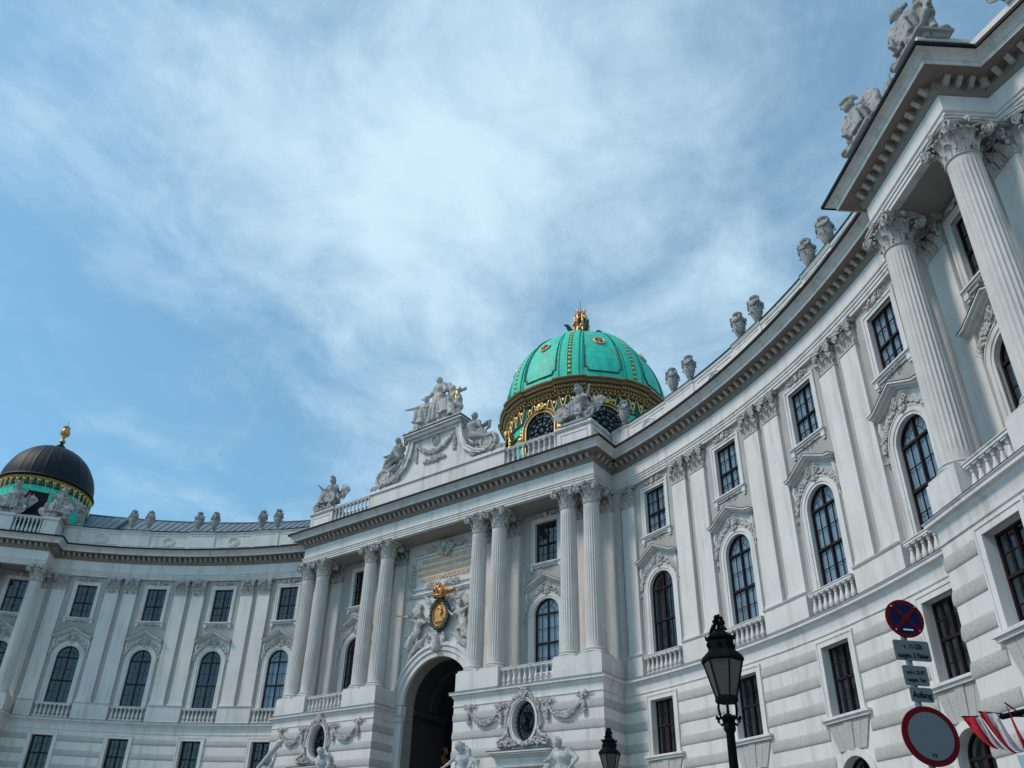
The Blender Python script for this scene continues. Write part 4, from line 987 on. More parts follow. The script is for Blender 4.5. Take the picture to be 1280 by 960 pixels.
# sunken panel outlines with notched lower corners
mb = MB()
for k in range(8):
    a0 = radians(45*k); pts = [on_shell(a0+radians(s_), t, .03) for s_, t in [(-12.5,radians(16)),(-12.5,radians(7.5)),(-11,radians(7.0)),(-10.2,radians(4.6)),(-5,radians(4.2)),(5,radians(4.2)),(10.2,radians(4.6)),(11,radians(7.0)),(12.5,radians(7.5)),(12.5,radians(16))]]
    mb.tube(pts, .10, 5)
    for s_ in (-1, 1): mb.tube([on_shell(a0+radians(s_*12.5)*(1 if t < .9 else 1), t, .02) for t in [radians(7.5)+radians(66)*i/20 for i in range(21)]], .075, 5)
mb.build('panel_moulding', 'greend', dome)
def make_oculus():
    t = radians(31.5); p = on_shell(0, t, .02); nrm = Vector((0, -cos(t)/RB, sin(t)/HB)).normalized()
    e1 = Vector((1,0,0)); e2 = nrm.cross(e1)*-1
    def P(a, rx, rz, e): q = Vector((p[0]-DC[0], p[1]-DC[1], p[2]))+e1*(rx*cos(a))+e2*(rz*sin(a))+nrm*e; return q
    mb = MB(); mb.tube([P(i*pi/12, .50, .56, .06) for i in range(24)], .10, 6, closed=True)
    o = mb.build('oculus', mat('oculus_frame', (.62,.50,.28), .5, .3), dome)
    mb = MB(); mb.add([P(i*pi/12, .46, .52, .04) for i in range(24)], [tuple(range(24))]); mb.build('pane', 'dark', o)
    mb = MB(); [mb.tube([P(a, .42, .48, .08), P(a+pi, .42, .48, .08)], .035, 4) for a in (.5, 1.6, 2.6)]; mb.tube([P(i*pi/6, .2, .22, .08) for i in range(12)], .04, 4, closed=True); mb.build('grille', 'goldd', o)
    o.location = (DC[0], DC[1], 0); return o
oc = make_oculus()
for k in range(8):
    if k == 0: continue
    c = copy_tree(oc, dome); c.rotation_euler = (0,0,radians(45*k))
# drum
def ressaut(a, r):      # the cornice steps out over the ribs
    d = (math.degrees(a)-22.5) % 45; d = min(d, 45-d); return r+(.22 if d < 10.2 else 0)
def ring(mb, prof, n=288, m=0, rs=True):
    vs = []; k = len(prof)
    for i in range(n):
        a = 2*pi*i/n
        for q in prof: vs.append(pol(a, ressaut(a, q[0]) if rs else q[0], q[1]))
    fs = []; ms = []
    for i in range(n):
        j = (i+1) % n
        for t in range(k-1): mb_f = (i*k+t, j*k+t, j*k+t+1, i*k+t+1); fs.append(mb_f); ms.append(prof[t][2] if len(prof[t]) > 2 else m)
    o = len(mb.v); mb.v.extend(vs)
    for f, q in zip(fs, ms): mb.f.append(tuple(x+o for x in f)); mb.m.append(q)
mb = MB(); ring(mb, [(7.45,30.0),(7.45,43.9)]); drum = mb.build('drum', 'green', palace, smooth=20)
mb = MB(); ring(mb, [(7.45,43.75),(7.72,43.80),(7.76,44.02),(7.9,44.06),(7.95,44.28),(8.12,44.34),(8.16,44.62),(8.42,44.72),(8.46,45.0),(8.58,45.08),(8.60,45.26),(8.2,45.42),(7.9,45.42)]); ring(mb, [(7.45,41.0),(7.62,41.05),(7.62,41.25),(7.45,41.3)]); 
mb.build('drum_cornice', 'brown', drum, smooth=20)
mb = MB(); ring(mb, [(7.46,42.2),(7.58,42.25),(7.58,43.8),(7.46,43.85)]); mb.build('fringe_band', 'greend', drum, smooth=20)
mb = MB()
for r_, z, th in ((8.60,45.26,.060),(8.46,44.92,.025),(8.15,44.50,.022),(7.94,44.17,.022),(7.76,43.92,.022)):
    mb.tube([pol(2*pi*i/288, ressaut(2*pi*i/288, r_), z) for i in range(288)], th, 4, closed=True)
for i in range(200): a = 2*pi*i/200; mb.ell(pol(a, ressaut(a, 8.17), 44.60), (.07,.07,.10), 5, 4)
for i in range(160): a = 2*pi*(i+.5)/160; mb.ell(pol(a, ressaut(a, 7.97), 44.28), (.06,.06,.10), 5, 4)
for i in range(112): a = 2*pi*(i+.5)/112; mb.ell(pol(a, ressaut(a, 7.80), 44.0), (.12,.12,.09), 6, 4)
for i in range(240): a = 2*pi*(i+.5)/240; mb.ell(pol(a, ressaut(a, 8.50), 45.08), (.05,.05,.06), 5, 4)
mb.build('cornice_gilding', 'gold', drum)
mb = MB(); nz_ = 52
for i in range(nz_):       # hanging zigzag fringe with discs
    a = 2*pi*i/nz_; da = 2*pi/nz_
    mb.tube([pol(a+da*f, ressaut(a+da*.5, 7.72), z) for f, z in ((0,43.70),(.12,43.66),(.20,43.45),(.30,43.0),(.42,42.62),(.5,42.52),(.58,42.62),(.70,43.0),(.80,43.45),(.88,43.66),(1,43.70))], .06, 5)
    mb.ell(pol(a+da*.5, ressaut(a+da*.5, 7.70), 43.30), (.15,.12,.19), 8, 6); mb.ell(pol(a+da*.5, ressaut(a+da*.5, 7.72), 42.30), (.08,.08,.13), 6, 4)
mb.build('fringe', 'gold', drum)
def make_drum_window():
    mb = MB(); R = 7.5; y = -R
    def arch_(r, z0=36.5, zc=40.85): return [(r, z0)]+[(r*cos(pi*i/20), zc+r*1.02*sin(pi*i/20)) for i in range(21)]+[(-r, z0)]
    mb.ringband(arch_(1.62), arch_(2.05), y-.40, y+.6); o = mb.build('drum_window', 'brown', drum)
    mb = MB()
    for r_ in (1.62, 1.98): mb.tube([(x, y-.42, z) for x, z in arch_(r_)], .05, 6)
    for s_ in (-1, 1):
        for k in range(5): mb.ell((s_*2.15, y-.4, 41.0-.35*k), (.17-.02*k,.14,.17), 8, 5)
        mb.ell((s_*2.2, y-.45, 40.2), (.30,.2,.22), 8, 6)
    mb.ell((0, y-.5, 43.1), (.30,.22,.34), 10, 6); leafy(mb, (0,43.0), .55, .25, 7, 30, y-.5, .10); mb.build('gilt_rim', 'gold', o)
    mb = MB(); q = arch_(1.64); mb.add([(x, y-.18, z) for x, z in q], [tuple(range(len(q)))]); mb.build('pane', mat('leaded_glass', (.05,.065,.085), .25, var=.5, vscale=2), o)
    mb = MB(); rr = random.Random(4)
    for r_ in (.45, .9, 1.3): mb.tube([(r_*cos(t*.42), y-.22, 40.7+r_*sin(t*.42)) for t in range(15)], .05, 4, closed=True)
    for t in range(10): mb.tube([(.2*cos(t*.628), y-.22, 40.7+.2*sin(t*.628)), (1.5*cos(t*.628+.2), y-.22, 40.7+1.5*sin(t*.628+.2))], .05, 4)
    for t in range(10): mb.tube(spiral(1.05*cos(t*.628+.3), 40.7+1.05*sin(t*.628+.3), .25, 1.2, 1, y=y-.22, n=10), .04, 4)
    mb.build('tracery', 'iron', o)
    o.location = (DC[0], DC[1], 0); return o
dw = make_drum_window()
for k in range(1, 8): c = copy_tree(dw, drum); c.rotation_euler = (0,0,radians(45*k))
# finial
mb = MB(); mb.lathe([(1.5,54.9),(1.3,55.3),(.8,55.6),(.55,56.2),(.5,56.9),(.75,57.3),(.62,57.8),(.45,58.4),(.6,58.7),(.3,59.0)], 16, (DC[0], DC[1], 0))
for k in range(5): a = 2*pi*k/5+.9; mb.tube([pol(a, .7, 56.2), pol(a, 1.5, 56.5), pol(a, 1.9, 57.0), pol(a, 2.3, 56.9)], [.22,.3,.2,.08], 6)
fin = mb.build('finial', 'greend', dome)
mb = MB(); rr = random.Random(9)
for k in range(8):
    a = 2*pi*k/8
    mb.tube([pol(a, .65, 56.3), pol(a, 1.0, 56.7), pol(a, .85, 57.3), pol(a, 1.15, 57.8), pol(a, .8, 58.4), pol(a, .9, 59.0), pol(a, .5, 59.5)], [.16,.2,.15,.18,.12,.12,.05], 6)
    mb.ell(pol(a+.3, 1.0, 57.0), (.24,.24,.3), 8, 6); mb.ell(pol(a, .95, 58.1), (.2,.2,.26), 8, 6)
for i in range(46): a = rr.uniform(0, 6.28); z = rr.uniform(56.2, 59.6); mb.ell(pol(a, rr.uniform(.6, 1.05), z), (.14,.14,.18), 6, 4)
mb.tube([pol(2*pi*i/20, .82, 58.5) for i in range(20)], .10, 6, closed=True); mb.ell(pol(0,0,59.5), (.4,.4,.35), 10, 6)
for k in range(6): a = k*1.05; mb.tube([pol(a, .45, 59.4), pol(a, .8, 60.0)], [.1,.03], 5)
mb.v = [(DC[0]+(x-DC[0])*.78, DC[1]+(y_-DC[1])*.78, z) for x, y_, z in mb.v]; mb.build('gilt_trophy', 'goldd', fin)
mb = MB(); mb.tube([(DC[0], DC[1], 59.5), (DC[0], DC[1], 61.3)], .025, 5); mb.build('lightning_rod', 'iron', fin)
mb = MB()      # pitched copper skirt round the drum
mb.lathe([(12.5,29.5),(9.2,33.0),(7.5,34.2)], 48, (DC[0], DC[1], 0), caps=False); mb.build('skirt_roof', 'greend', palace, smooth=40)

# ------------------------------------------------------------------ end pavilion domes
def end_dome():
    root = MB(); n = 24; Rr, H, zb = 4.30, 4.66, 34.85
    vs = []; nA = 192; nZ = 18
    for j in range(nZ+1):
        t = pi/2*j/nZ
        for i in range(nA): a = 2*pi*i/nA; e = .03 if i % 8 == 0 else 0; vs.append(((Rr+e)*cos(t)*sin(a), -(Rr+e)*cos(t)*cos(a), zb+(H+e)*sin(t)))
    root.add(vs, [(j*nA+i, j*nA+(i+1) % nA, (j+1)*nA+(i+1) % nA, (j+1)*nA+i) for j in range(nZ) for i in range(nA)])
    root.lathe([(3.9,34.55),(4.42,34.6),(4.5,34.72),(4.42,34.86),(4.2,34.95)], 96)
    d = root.build('dome', 'domed', palace, smooth=20)
    mb = MB(); mb.lathe([(4.02,28.5),(4.02,34.6)], 64, caps=False)
    for k in range(4):
        i0 = len(mb.v); mb.box(-1.35,-1.0,-4.25,-3.9,29,33.4); mb.box(1.0,1.35,-4.25,-3.9,29,33.4); mb.box(-1.5,1.5,-4.3,-3.9,33.0,33.3); mb.xf(Matrix.Rotation(radians(61+90*k), 4, 'Z'), i0)
    dr = mb.build('drum', 'green', d, smooth=30)
    mb = MB(); mb.lathe([(6.2,28.0),(5.2,30.2),(4.05,30.9)], 8, a0=radians(22), caps=False); mb.build('skirt_roof', 'greend', d, smooth=30)
    for k in range(4):
        mb = MB(); mb.box(-1.0,1.0,-4.12,-3.95,30.6,33.0); o = mb.build('shutter', 'dark', d); o.rotation_euler = (0,0,radians(61+90*k)) ; 
    mb = MB(); mb.lathe([(4.02,33.75),(4.18,33.8),(4.22,34.5),(4.02,34.55)], 72, caps=False); mb.build('fringe_band', 'greend', d, smooth=30)
    mb = MB(); nz_ = 40
    P = lambda a, r, z: (r*sin(a), -r*cos(a), z)
    for i in range(nz_):
        a = 2*pi*i/nz_; da = 2*pi/nz_
        mb.tube([P(a+da*f, 4.27, z) for f, z in ((.1,34.3),(.2,34.4),(.3,34.3),(.5,33.55),(.7,34.3),(.8,34.4),(.9,34.3))], .055, 4)
        mb.ell(P(a+da*.5, 4.28, 34.18), (.10,.10,.12), 6, 5); mb.ell(P(a+da*.5, 4.28, 33.45), (.06,.06,.09), 6, 4)
    mb.tube([P(2*pi*i/72, 4.30, 34.5) for i in range(72)], .05, 4, closed=True); mb.tube([P(2*pi*i/72, 4.26, 34.40) for i in range(72)], .03, 4, closed=True)
    mb.build('gilt_fringe', 'gold', d)
    mb = MB(); mb.lathe([(.75,39.2),(.6,39.6),(.4,39.7),(.42,39.95),(.2,40.05),(.16,40.4)], 16)
    f = mb.build('finial', 'domed', d); mb = MB(); mb.lathe([(.16,40.3),(.30,40.45),(.28,40.6),(.13,40.75),(.14,40.95),(.36,41.25),(.44,41.55),(.36,41.85),(.22,42.0)], 12)
    for k in range(8): a = k*pi/4; mb.ell((.36*cos(a),.36*sin(a),41.5), (.12,.12,.28), 6, 5); mb.tube([(.3*cos(a),.3*sin(a),41.9),(.34*cos(a),.34*sin(a),42.15),(.05*cos(a),.05*sin(a),42.3)], .05, 5)
    mb.ell((0,0,42.4), (.08,.08,.12), 8, 5); mb.build('gilt_crown', 'goldd', f)
    mb = MB(); mb.tube([(0,0,42.4),(0,0,42.9)], .02, 4); mb.build('lightning_rod', 'iron', f)
    return d
ed = end_dome(); ed.location = (-41.1, -11.7, 0)
c = copy_tree(ed, palace); c.location = (46.2, -16.4, 0)

# ------------------------------------------------------------------ carved portal bay: inscription tablet, medallion, relief
mb = MB(); y = 1.60
for (x0, x1, z0, z1, d_) in ((-3.05,3.05,24.12,24.30,.10),(-3.05,-2.9,21.75,24.12,.10),(2.9,3.05,21.75,24.12,.10),(-3.05,3.05,21.62,21.75,.10),(-3.5,3.5,21.18,21.30,.20),(-3.45,3.45,21.05,21.18,.12),(-3.15,3.15,24.40,24.46,.08)): mb.box(x0, x1, y-d_, y+.02, z0, z1)
for s_ in (-1, 1): mb.box(min(s_*3.55,s_*3.62), max(s_*3.55,s_*3.62), 1.5, 1.62, 17, 25.2)
tab = mb.build('inscription_tablet', 'trim', palace)
LINES = [("FRANCISCVS IOSEPHVS I", .37, 23.60), ("VETVS PALATII OPVS A CAROLO VI INCHOATVM", .30, 23.14), ("A MARIA THERESIA ET IOSEPHO II CONTINVATVM", .29, 22.68), ("PERFECIT A D MDCCCLXXXXIII", .36, 22.18)]
def text_mesh(txt, size, depth=.015, width=None):
    cu = bpy.data.curves.new('lettering', 'FONT'); cu.body = txt; cu.size = size; cu.align_x = 'CENTER'; cu.extrude = depth; cu.resolution_u = 2; cu.offset = size*.018
    o = bpy.data.objects.new('lettering', cu); COL.objects.link(o); dg = bpy.context.evaluated_depsgraph_get(); dg.update()
    me = bpy.data.meshes.new_from_object(o.evaluated_get(dg)); bpy.data.objects.remove(o)
    if width:
        xs = [v.co.x for v in me.vertices]; k = width/(max(xs)-min(xs))
        for v in me.vertices: v.co.x *= k
    return me
RX = Matrix.Rotation(pi/2, 4, 'X')
mb = MB()
for t_, sz, z in LINES:
    me = text_mesh(t_, sz*1.18, .02, 4.5 if len(t_) < 30 else 5.35)
    me.transform(Matrix.Translation((0, y-.03, z)) @ RX); mb.add([v.co[:] for v in me.vertices], [tuple(p.vertices) for p in me.polygons])
mb.build('lettering', 'goldt', tab, smooth=None)
mb = MB()
leafy(mb, (0, 24.45), .75, .55, 3, 130, 1.40, .10)
for s_ in (-1, 1):
    mb.tube(spiral(s_*.55, 24.35, .34, 1.5, s_, y=1.35), .06, 6); mb.tube(spiral(s_*.35, 24.85, .22, 1.4, -s_, y=1.35), .05, 6)
    mb.tube([(s_*.8,1.36,24.5),(s_*1.3,1.38,24.75),(s_*1.7,1.42,24.55)], [.07,.06,.03], 6); leafy(mb, (s_*1.4, 24.6), .5, .2, 9+s_, 40, 1.45, .08)
    leafy(mb, (s_*3.05, 22.7), .22, 1.05, 17+s_, 110, 1.46, .085); leafy(mb, (s_*.9, 21.7), .7, .22, 20+s_, 60, 1.45, .08)
mb.ell((0,1.34,24.75), (.26,.18,.34), 10, 7)
mb.build('cartouche', 'carved', tab)
# medallion with crown
mb = MB(); mz, mx = 19.3, .10
ringp = lambda rx, rz, yy: [(mx+rx*cos(2*pi*i/40), yy, mz+rz*sin(2*pi*i/40)) for i in range(40)]
mb.tube(ringp(.78,1.02,1.22), .15, 8, closed=True); rr = random.Random(8)
for i in range(150): a = rr.uniform(0,6.28); mb.ell((mx+.80*cos(a)+rr.uniform(-.1,.1), 1.12, mz+1.04*sin(a)+rr.uniform(-.1,.1)), (.09,.06,.06), 6, 4)
mb.ell((mx,1.25,mz-1.15), (.22,.12,.16), 8, 5)
med = mb.build('medallion', 'wreath', palace)
mb = MB(); mb.ell((mx,1.28,mz), (.66,.14,.90), 24, 12); mb.tube(ringp(.60,.84,1.16), .035, 6, closed=True)
prf = [(-.05,.52),(.12,.54),(.24,.44),(.28,.26),(.24,.08),(.17,-.06),(.20,-.20),(.40,-.36),(.46,-.55),(-.30,-.58),(-.28,-.40),(-.10,-.24),(-.07,-.13),(-.17,-.12),(-.19,-.03),(-.16,.03),(-.19,.08),(-.17,.13),(-.26,.17),(-.19,.30),(-.16,.43)]; mb.prism([(mx+x, mz+z) for x, z in prf], 1.06, 1.2); mb.tube([(mx-.14,1.05,mz+.36),(mx+.05,1.05,mz+.44),(mx+.24,1.05,mz+.28),(mx+.28,1.05,mz+.05)], .05, 6)
mb.build('gilt_portrait', 'goldd', med)
mb = MB(); cz = 20.85; cx_ = .15
for k in range(8): a = k*pi/4; mb.tube([(cx_+.40*cos(a),1.0+.40*sin(a)*.7,cz-.30),(cx_+.56*cos(a),1.0+.5*sin(a)*.7,cz+.1),(cx_+.36*cos(a),1.0+.3*sin(a)*.7,cz+.42),(cx_,1.0,cz+.48)], .07, 6)
mb.tube([(cx_+.42*cos(i*.314),1.0+.34*sin(i*.314),cz-.32) for i in range(20)], .09, 6, closed=True); mb.ell((cx_,1.0,cz+.62), (.10,.10,.12), 8, 6); mb.ell((cx_,1.0,cz+.05), (.38,.26,.36), 12, 8)
mb.tube([(.8,1.1,20.9),(1.35,1.15,20.95)], [.06,.14], 8); mb.build('gilt_crown', 'goldd', med)
# ------------------------------------------------------------------ sculpture
def sculpt(mb, name, material, voxel=.05, disp=.035, parent=None):
    """fuse overlapping volumes into one carved surface"""
    o = mb.build(name, material, parent, smooth=None)
    r = o.modifiers.new('r', 'REMESH'); r.mode = 'VOXEL'; r.voxel_size = voxel; r.use_smooth_shade = True
    tx = bpy.data.textures.get('chisel') or bpy.data.textures.new('chisel', 'CLOUDS'); tx.noise_scale = .16; tx.noise_depth = 2
    d = o.modifiers.new('d', 'DISPLACE'); d.texture = tx; d.strength = disp; d.mid_level = .5; d.texture_coords = 'LOCAL'
    dg = bpy.context.evaluated_depsgraph_get(); dg.update()
    me = bpy.data.meshes.new_from_object(o.evaluated_get(dg)); o.modifiers.clear(); old = o.data; o.data = me; bpy.data.meshes.remove(old)
    me.polygons.foreach_set('use_smooth', [True]*len(me.polygons)); me.name = name
    return o
V3 = Vector
def body(mb, J, robe=0.0, helmet=False, hair=True, beard=False, bulk=1.0, plume=False):
    """J: joints in metres for a 1.75 m figure; facing -y unless the joints say otherwise"""
    g = lambda k: V3(J[k]); b = bulk
    pel, ch, nk, hd = g('pel'), g('ch'), g('nk'), g('hd')
    mid = (pel+ch)/2
    side = (g('sl')-g('sr')).normalized()
    mb.cap(pel-side*.07, pel+side*.07, .135*b, .135*b, 12); mb.cap(pel, mid, .135*b, .125*b, 12); mb.cap(mid, ch, .125*b, .155*b, 12)
    mb.cap(ch-side*.08, ch+side*.08, .135*b, .135*b, 12); mb.cap(g('sl'), g('sr'), .075*b, .075*b); mb.cap(ch, nk, .10*b, .058*b); mb.cap(nk, hd, .058, .055)
    fw = side.cross(V3((0,0,1))).normalized()*-1
    if fw.dot(V3(J.get('face', (0,-1,0)))) < 0: fw = -fw
    fw = V3(J.get('face', tuple(fw))).normalized(); up = (hd-nk).normalized()
    hc = hd+up*.05
    fw = (fw-up*fw.dot(up)).normalized(); bside = side; side = fw.cross(up).normalized(); R_ = Matrix((side, fw*-1, up)).transposed()
    mb.ell(hc, (.078,.098,.125), 12, 8, R=R_); mb.ell(hc+fw*.055-up*.075, (.05,.05,.05), 8, 6, R=R_)
    mb.cap(hc+fw*.095+up*.01, hc+fw*.125-up*.035, .014, .02, 6); mb.cap(hc+fw*.088-side*.055+up*.03, hc+fw*.088+side*.055+up*.03, .018, .018, 6)
    mb.ell(hc+side*.08, (.015,.03,.035), 6, 4); mb.ell(hc-side*.08, (.015,.03,.035), 6, 4)
    if hair: mb.ell(hc+up*.035-fw*.02, (.095,.11,.12), 12, 8, R=R_); [mb.ell(hc+side*.09*sin(a)+up*.02-fw*.05+up*.09*cos(a), (.045,.045,.045), 6, 4) for a in [i*.5 for i in range(13)]]
    if beard: mb.cap(hc+fw*.08-up*.09, hc+fw*.09-up*.17, .06, .03); mb.ell(hc+fw*.09-up*.06, (.06,.03,.03), 8, 5)
    if helmet:
        mb.ell(hc+up*.05, (.115,.135,.12), 12, 8, R=R_); mb.cap(hc+fw*.12+up*.04, hc-fw*.14+up*.03, .03, .05)
        if plume: mb.tube([hc+fw*.10+up*.17, hc+up*.24, hc-fw*.14+up*.20, hc-fw*.22+up*.06, hc-fw*.20-up*.08], [.04,.06,.07,.06,.03], 8)
    side = bside
    for s_ in 'lr':
        S, E_, H = g('s'+s_), g('e'+s_), g('h'+s_)
        mb.cap(S, E_, .062*b, .048*b); mb.cap(E_, H, .047*b, .030*b); d = (H-E_).normalized()
        mb.ell(H+d*.04, (.035,.035,.045), 8, 5)
        pd = d.cross(V3((0,0,1)));  pd = pd.normalized() if pd.length > .1 else side
        for f in range(4): q = H+d*.06+pd*(f-1.5)*.018; mb.cap(q, q+d*.055+pd*(f-1.5)*.004, .011, .009, 5)
        mb.cap(H+d*.02+pd*.03, H+d*.06+pd*.055, .012, .010, 5)
        hip = pel+side*(.095 if s_ == 'l' else -.095)-V3((0,0,.02)); K, F = g('k'+s_), g('f'+s_)
        mb.cap(hip, K, .095*b, .068*b); mb.cap(K, K.lerp(F, .35), .062*b, .064*b); mb.cap(K.lerp(F, .35), F, .064*b, .038*b)
        td = V3(J.get('toe', (0,-1,0))); mb.cap(F, F+td*.14-V3((0,0,.03)), .042, .032)
    if robe:
        for k in range(11):
            a = 2*pi*k/11; o = side*cos(a)*.14*robe+fw*sin(a)*.11*robe; ft = (g('fl')+g('fr'))/2; kn = (g('kl')+g('kr'))/2
            mb.tube([pel+o*.75+V3((0,0,.05)), kn+o*1.25, ft+o*1.75+V3((0,0,.02))], [.045,.055,.06], 6)
        mb.tube([pel, (g('kl')+g('kr'))/2, (g('fl')+g('fr'))/2], [.13,.14,.16], 10)
        for k in range(6): t = k/5; mb.tube([g('sl').lerp(ch, t*.5), mid+side*(.12-.26*t)+fw*.09, pel-side*.14+fw*(.10-.03*k)], [.03,.035,.03], 6)
STAND = dict(pel=(0,0,.95), ch=(0,-.01,1.30), nk=(0,0,1.48), hd=(0,-.02,1.60), sl=(-.19,0,1.42), el=(-.30,-.05,1.15), hl=(-.26,-.22,.95), sr=(.19,0,1.42), er=(.32,-.02,1.16), hr=(.30,-.22,1.0), kl=(-.11,-.04,.50), fl=(-.12,.02,.07), kr=(.12,-.10,.52), fr=(.16,-.02,.07))
SIT = dict(pel=(0,.10,.62), ch=(0,.03,.98), nk=(0,0,1.15), hd=(0,-.03,1.27), sl=(-.20,.02,1.09), el=(-.36,-.05,.86), hl=(-.28,-.26,.74), sr=(.20,.02,1.09), er=(.42,-.02,.92), hr=(.50,-.20,1.10), kl=(-.20,-.36,.66), fl=(-.24,-.42,.12), kr=(.20,-.34,.58), fr=(.20,-.22,.08))
def mod(J, **k): q = dict(J); q.update(k); return q
def put_body(mb, J, s, loc=(0,0,0), rz=0, rx=0, ry=0, **k):
    i0 = len(mb.v); body(mb, J, **k); mb.xf(Matrix.Translation(loc) @ Matrix.Rotation(rz, 4, 'Z') @ Matrix.Rotation(rx, 4, 'X') @ Matrix.Rotation(ry, 4, 'Y') @ Matrix.Scale(s, 4), i0)
def shield(mb, c, r, rz, tilt=.3):
    i0 = len(mb.v); mb.lathe([(.02,-.10),(r*.5,-.07),(r*.85,0),(r,.03),(r,.10),(r*.6,.10),(.02,.10)], 20); mb.ell((0,0,-.13), (r*.22,r*.22,.10), 10, 6)
    for k in range(8): a = k*pi/4; mb.cap((r*.2*cos(a), r*.2*sin(a), -.09), (r*.8*cos(a), r*.8*sin(a), -.02), .035, .025, 6)
    mb.xf(Matrix.Translation(c) @ Matrix.Rotation(rz, 4, 'Z') @ Matrix.Rotation(pi/2-tilt, 4, 'X') @ Matrix.Rotation(0, 4, 'Y') @ Matrix.Scale(-1, 4, (0,0,1)) @ Matrix.Scale(-1, 4, (0,0,1)) @ Matrix.Rotation(pi, 4, 'X'), i0)
def flagp(mb, p, q, w=.5, fall=1.0):
    p, q = V3(p), V3(q); mb.cap(p, q, .035, .03, 6); d = (q-p).normalized(); sd = V3((1 if q.x > p.x else -1, .2, 0))
    mb.cap(q, q+d*.22, .06, .01, 6)
    for k in range(9): a = q-d*(.1+.11*k*fall); mb.tube([a, a+sd*w*.35+V3((0,-.08*sin(k*1.3),-.12)), a+sd*w*(.62-.04*k)+V3((0,.05*sin(k*1.3),-.42))], [.09,.10,.07], 6)
def cannon(mb, p, q, r): mb.cap(p, q, r*1.1, r*.85, 12); mb.lathe([(r*.9,-.08),(r*1.2,-.05),(r*1.2,.05),(r*.9,.08)], 12, q)
def mound(mb, w, d, h, seed):
    rr = random.Random(seed)
    mb.box(-w, w, -d, d, 0, .16)
    for i in range(26): x, y = rr.uniform(-w, w)*.85, rr.uniform(-d, d)*.8; hh = h*(1-abs(x)/w*.6)*rr.uniform(.5, 1); mb.ell((x, y, .1+hh*.4), (rr.uniform(.18,.34), rr.uniform(.18,.3), hh*.6), 8, 6)
    for i in range(14): x = rr.uniform(-w, w)*.9; mb.cap((x, -d*.9, .12), (x+rr.uniform(-.4,.4), -d*.5, h*.9), .07, .05, 6)

def figure_thing(loc_m, label, group, builder, name='statue', cat='statue', mat_='statue', voxel=.042, disp=.03):
    root = empty(name); root.matrix_basis = loc_m; tag(root, label, cat, group)
    mb = MB(); builder(mb); o = sculpt(mb, 'figure', mat_, voxel, disp, root); return root
# warriors with trophies above the corners
def warrior(v):
    def f(mb):
        mound(mb, 1.05, .75, .75, 5+v); s = 1.95
        J = mod(SIT, er=(.44,.0,.94), hr=(.62,-.10,1.16)) if v % 2 else mod(SIT, el=(-.42,.0,.94), hl=(-.60,-.12,1.14), er=(.36,-.06,.86), hr=(.24,-.28,.74))
        put_body(mb, J, s, (0,.05,.35), (-.25 if v % 2 else .25), helmet=True, plume=True, bulk=1.28, robe=1.0)
        for k in range(9): a = -.8+1.6*k/8; mb.cap((.28*sin(a)*1.6, -.18, 1.65), (.42*sin(a)*1.6, -.55, 1.05), .07, .06, 6)     # tunic lappets
        for k in range(7): mb.tube([(.42-.14*k, .2, 2.45), (.62-.2*k, .32, 1.8), (.80-.26*k, .30, .8)], [.11,.15,.17], 6)      # cloak
        for k in range(8): mb.tube([(-.45+.13*k,-.35,1.55),(-.5+.15*k,-.72,1.35),(-.52+.16*k,-.75,.5)], [.09,.12,.12], 6)
        mb.ell((-.95 if v % 2 else .95, -.75, .95), (.62,.10,.62), 18, 8); mb.ell((-.95 if v % 2 else .95, -.84, .95), (.2,.10,.2), 10, 6); [mb.cap((-.95 if v % 2 else .95, -.82, .95), ((-.95 if v % 2 else .95)+.5*cos(t*.785), -.80, .95+.5*sin(t*.785)), .05, .035, 6) for t in range(8)]
        shield(mb, (1.0 if v % 2 else -1.0, -.45, .65), .5, -.3 if v % 2 else .3, .25)
        flagp(mb, (.5,.3,.6), (1.35,.35,2.35), .9); flagp(mb, (.2,.3,.6), (.95,.45,2.5), .7); flagp(mb, (-.5,.35,.6), (-1.15,.4,1.95), .6)
        cannon(mb, V3((.2,-.2,.45)), V3((1.1,-.55,.55)), .17); mb.lathe([(.30,0),(.32,.05),(.27,.10),(.27,.5),(.32,.55),(.30,.6),(.05,.6)], 14, (.75,-.35,.15))
    return f
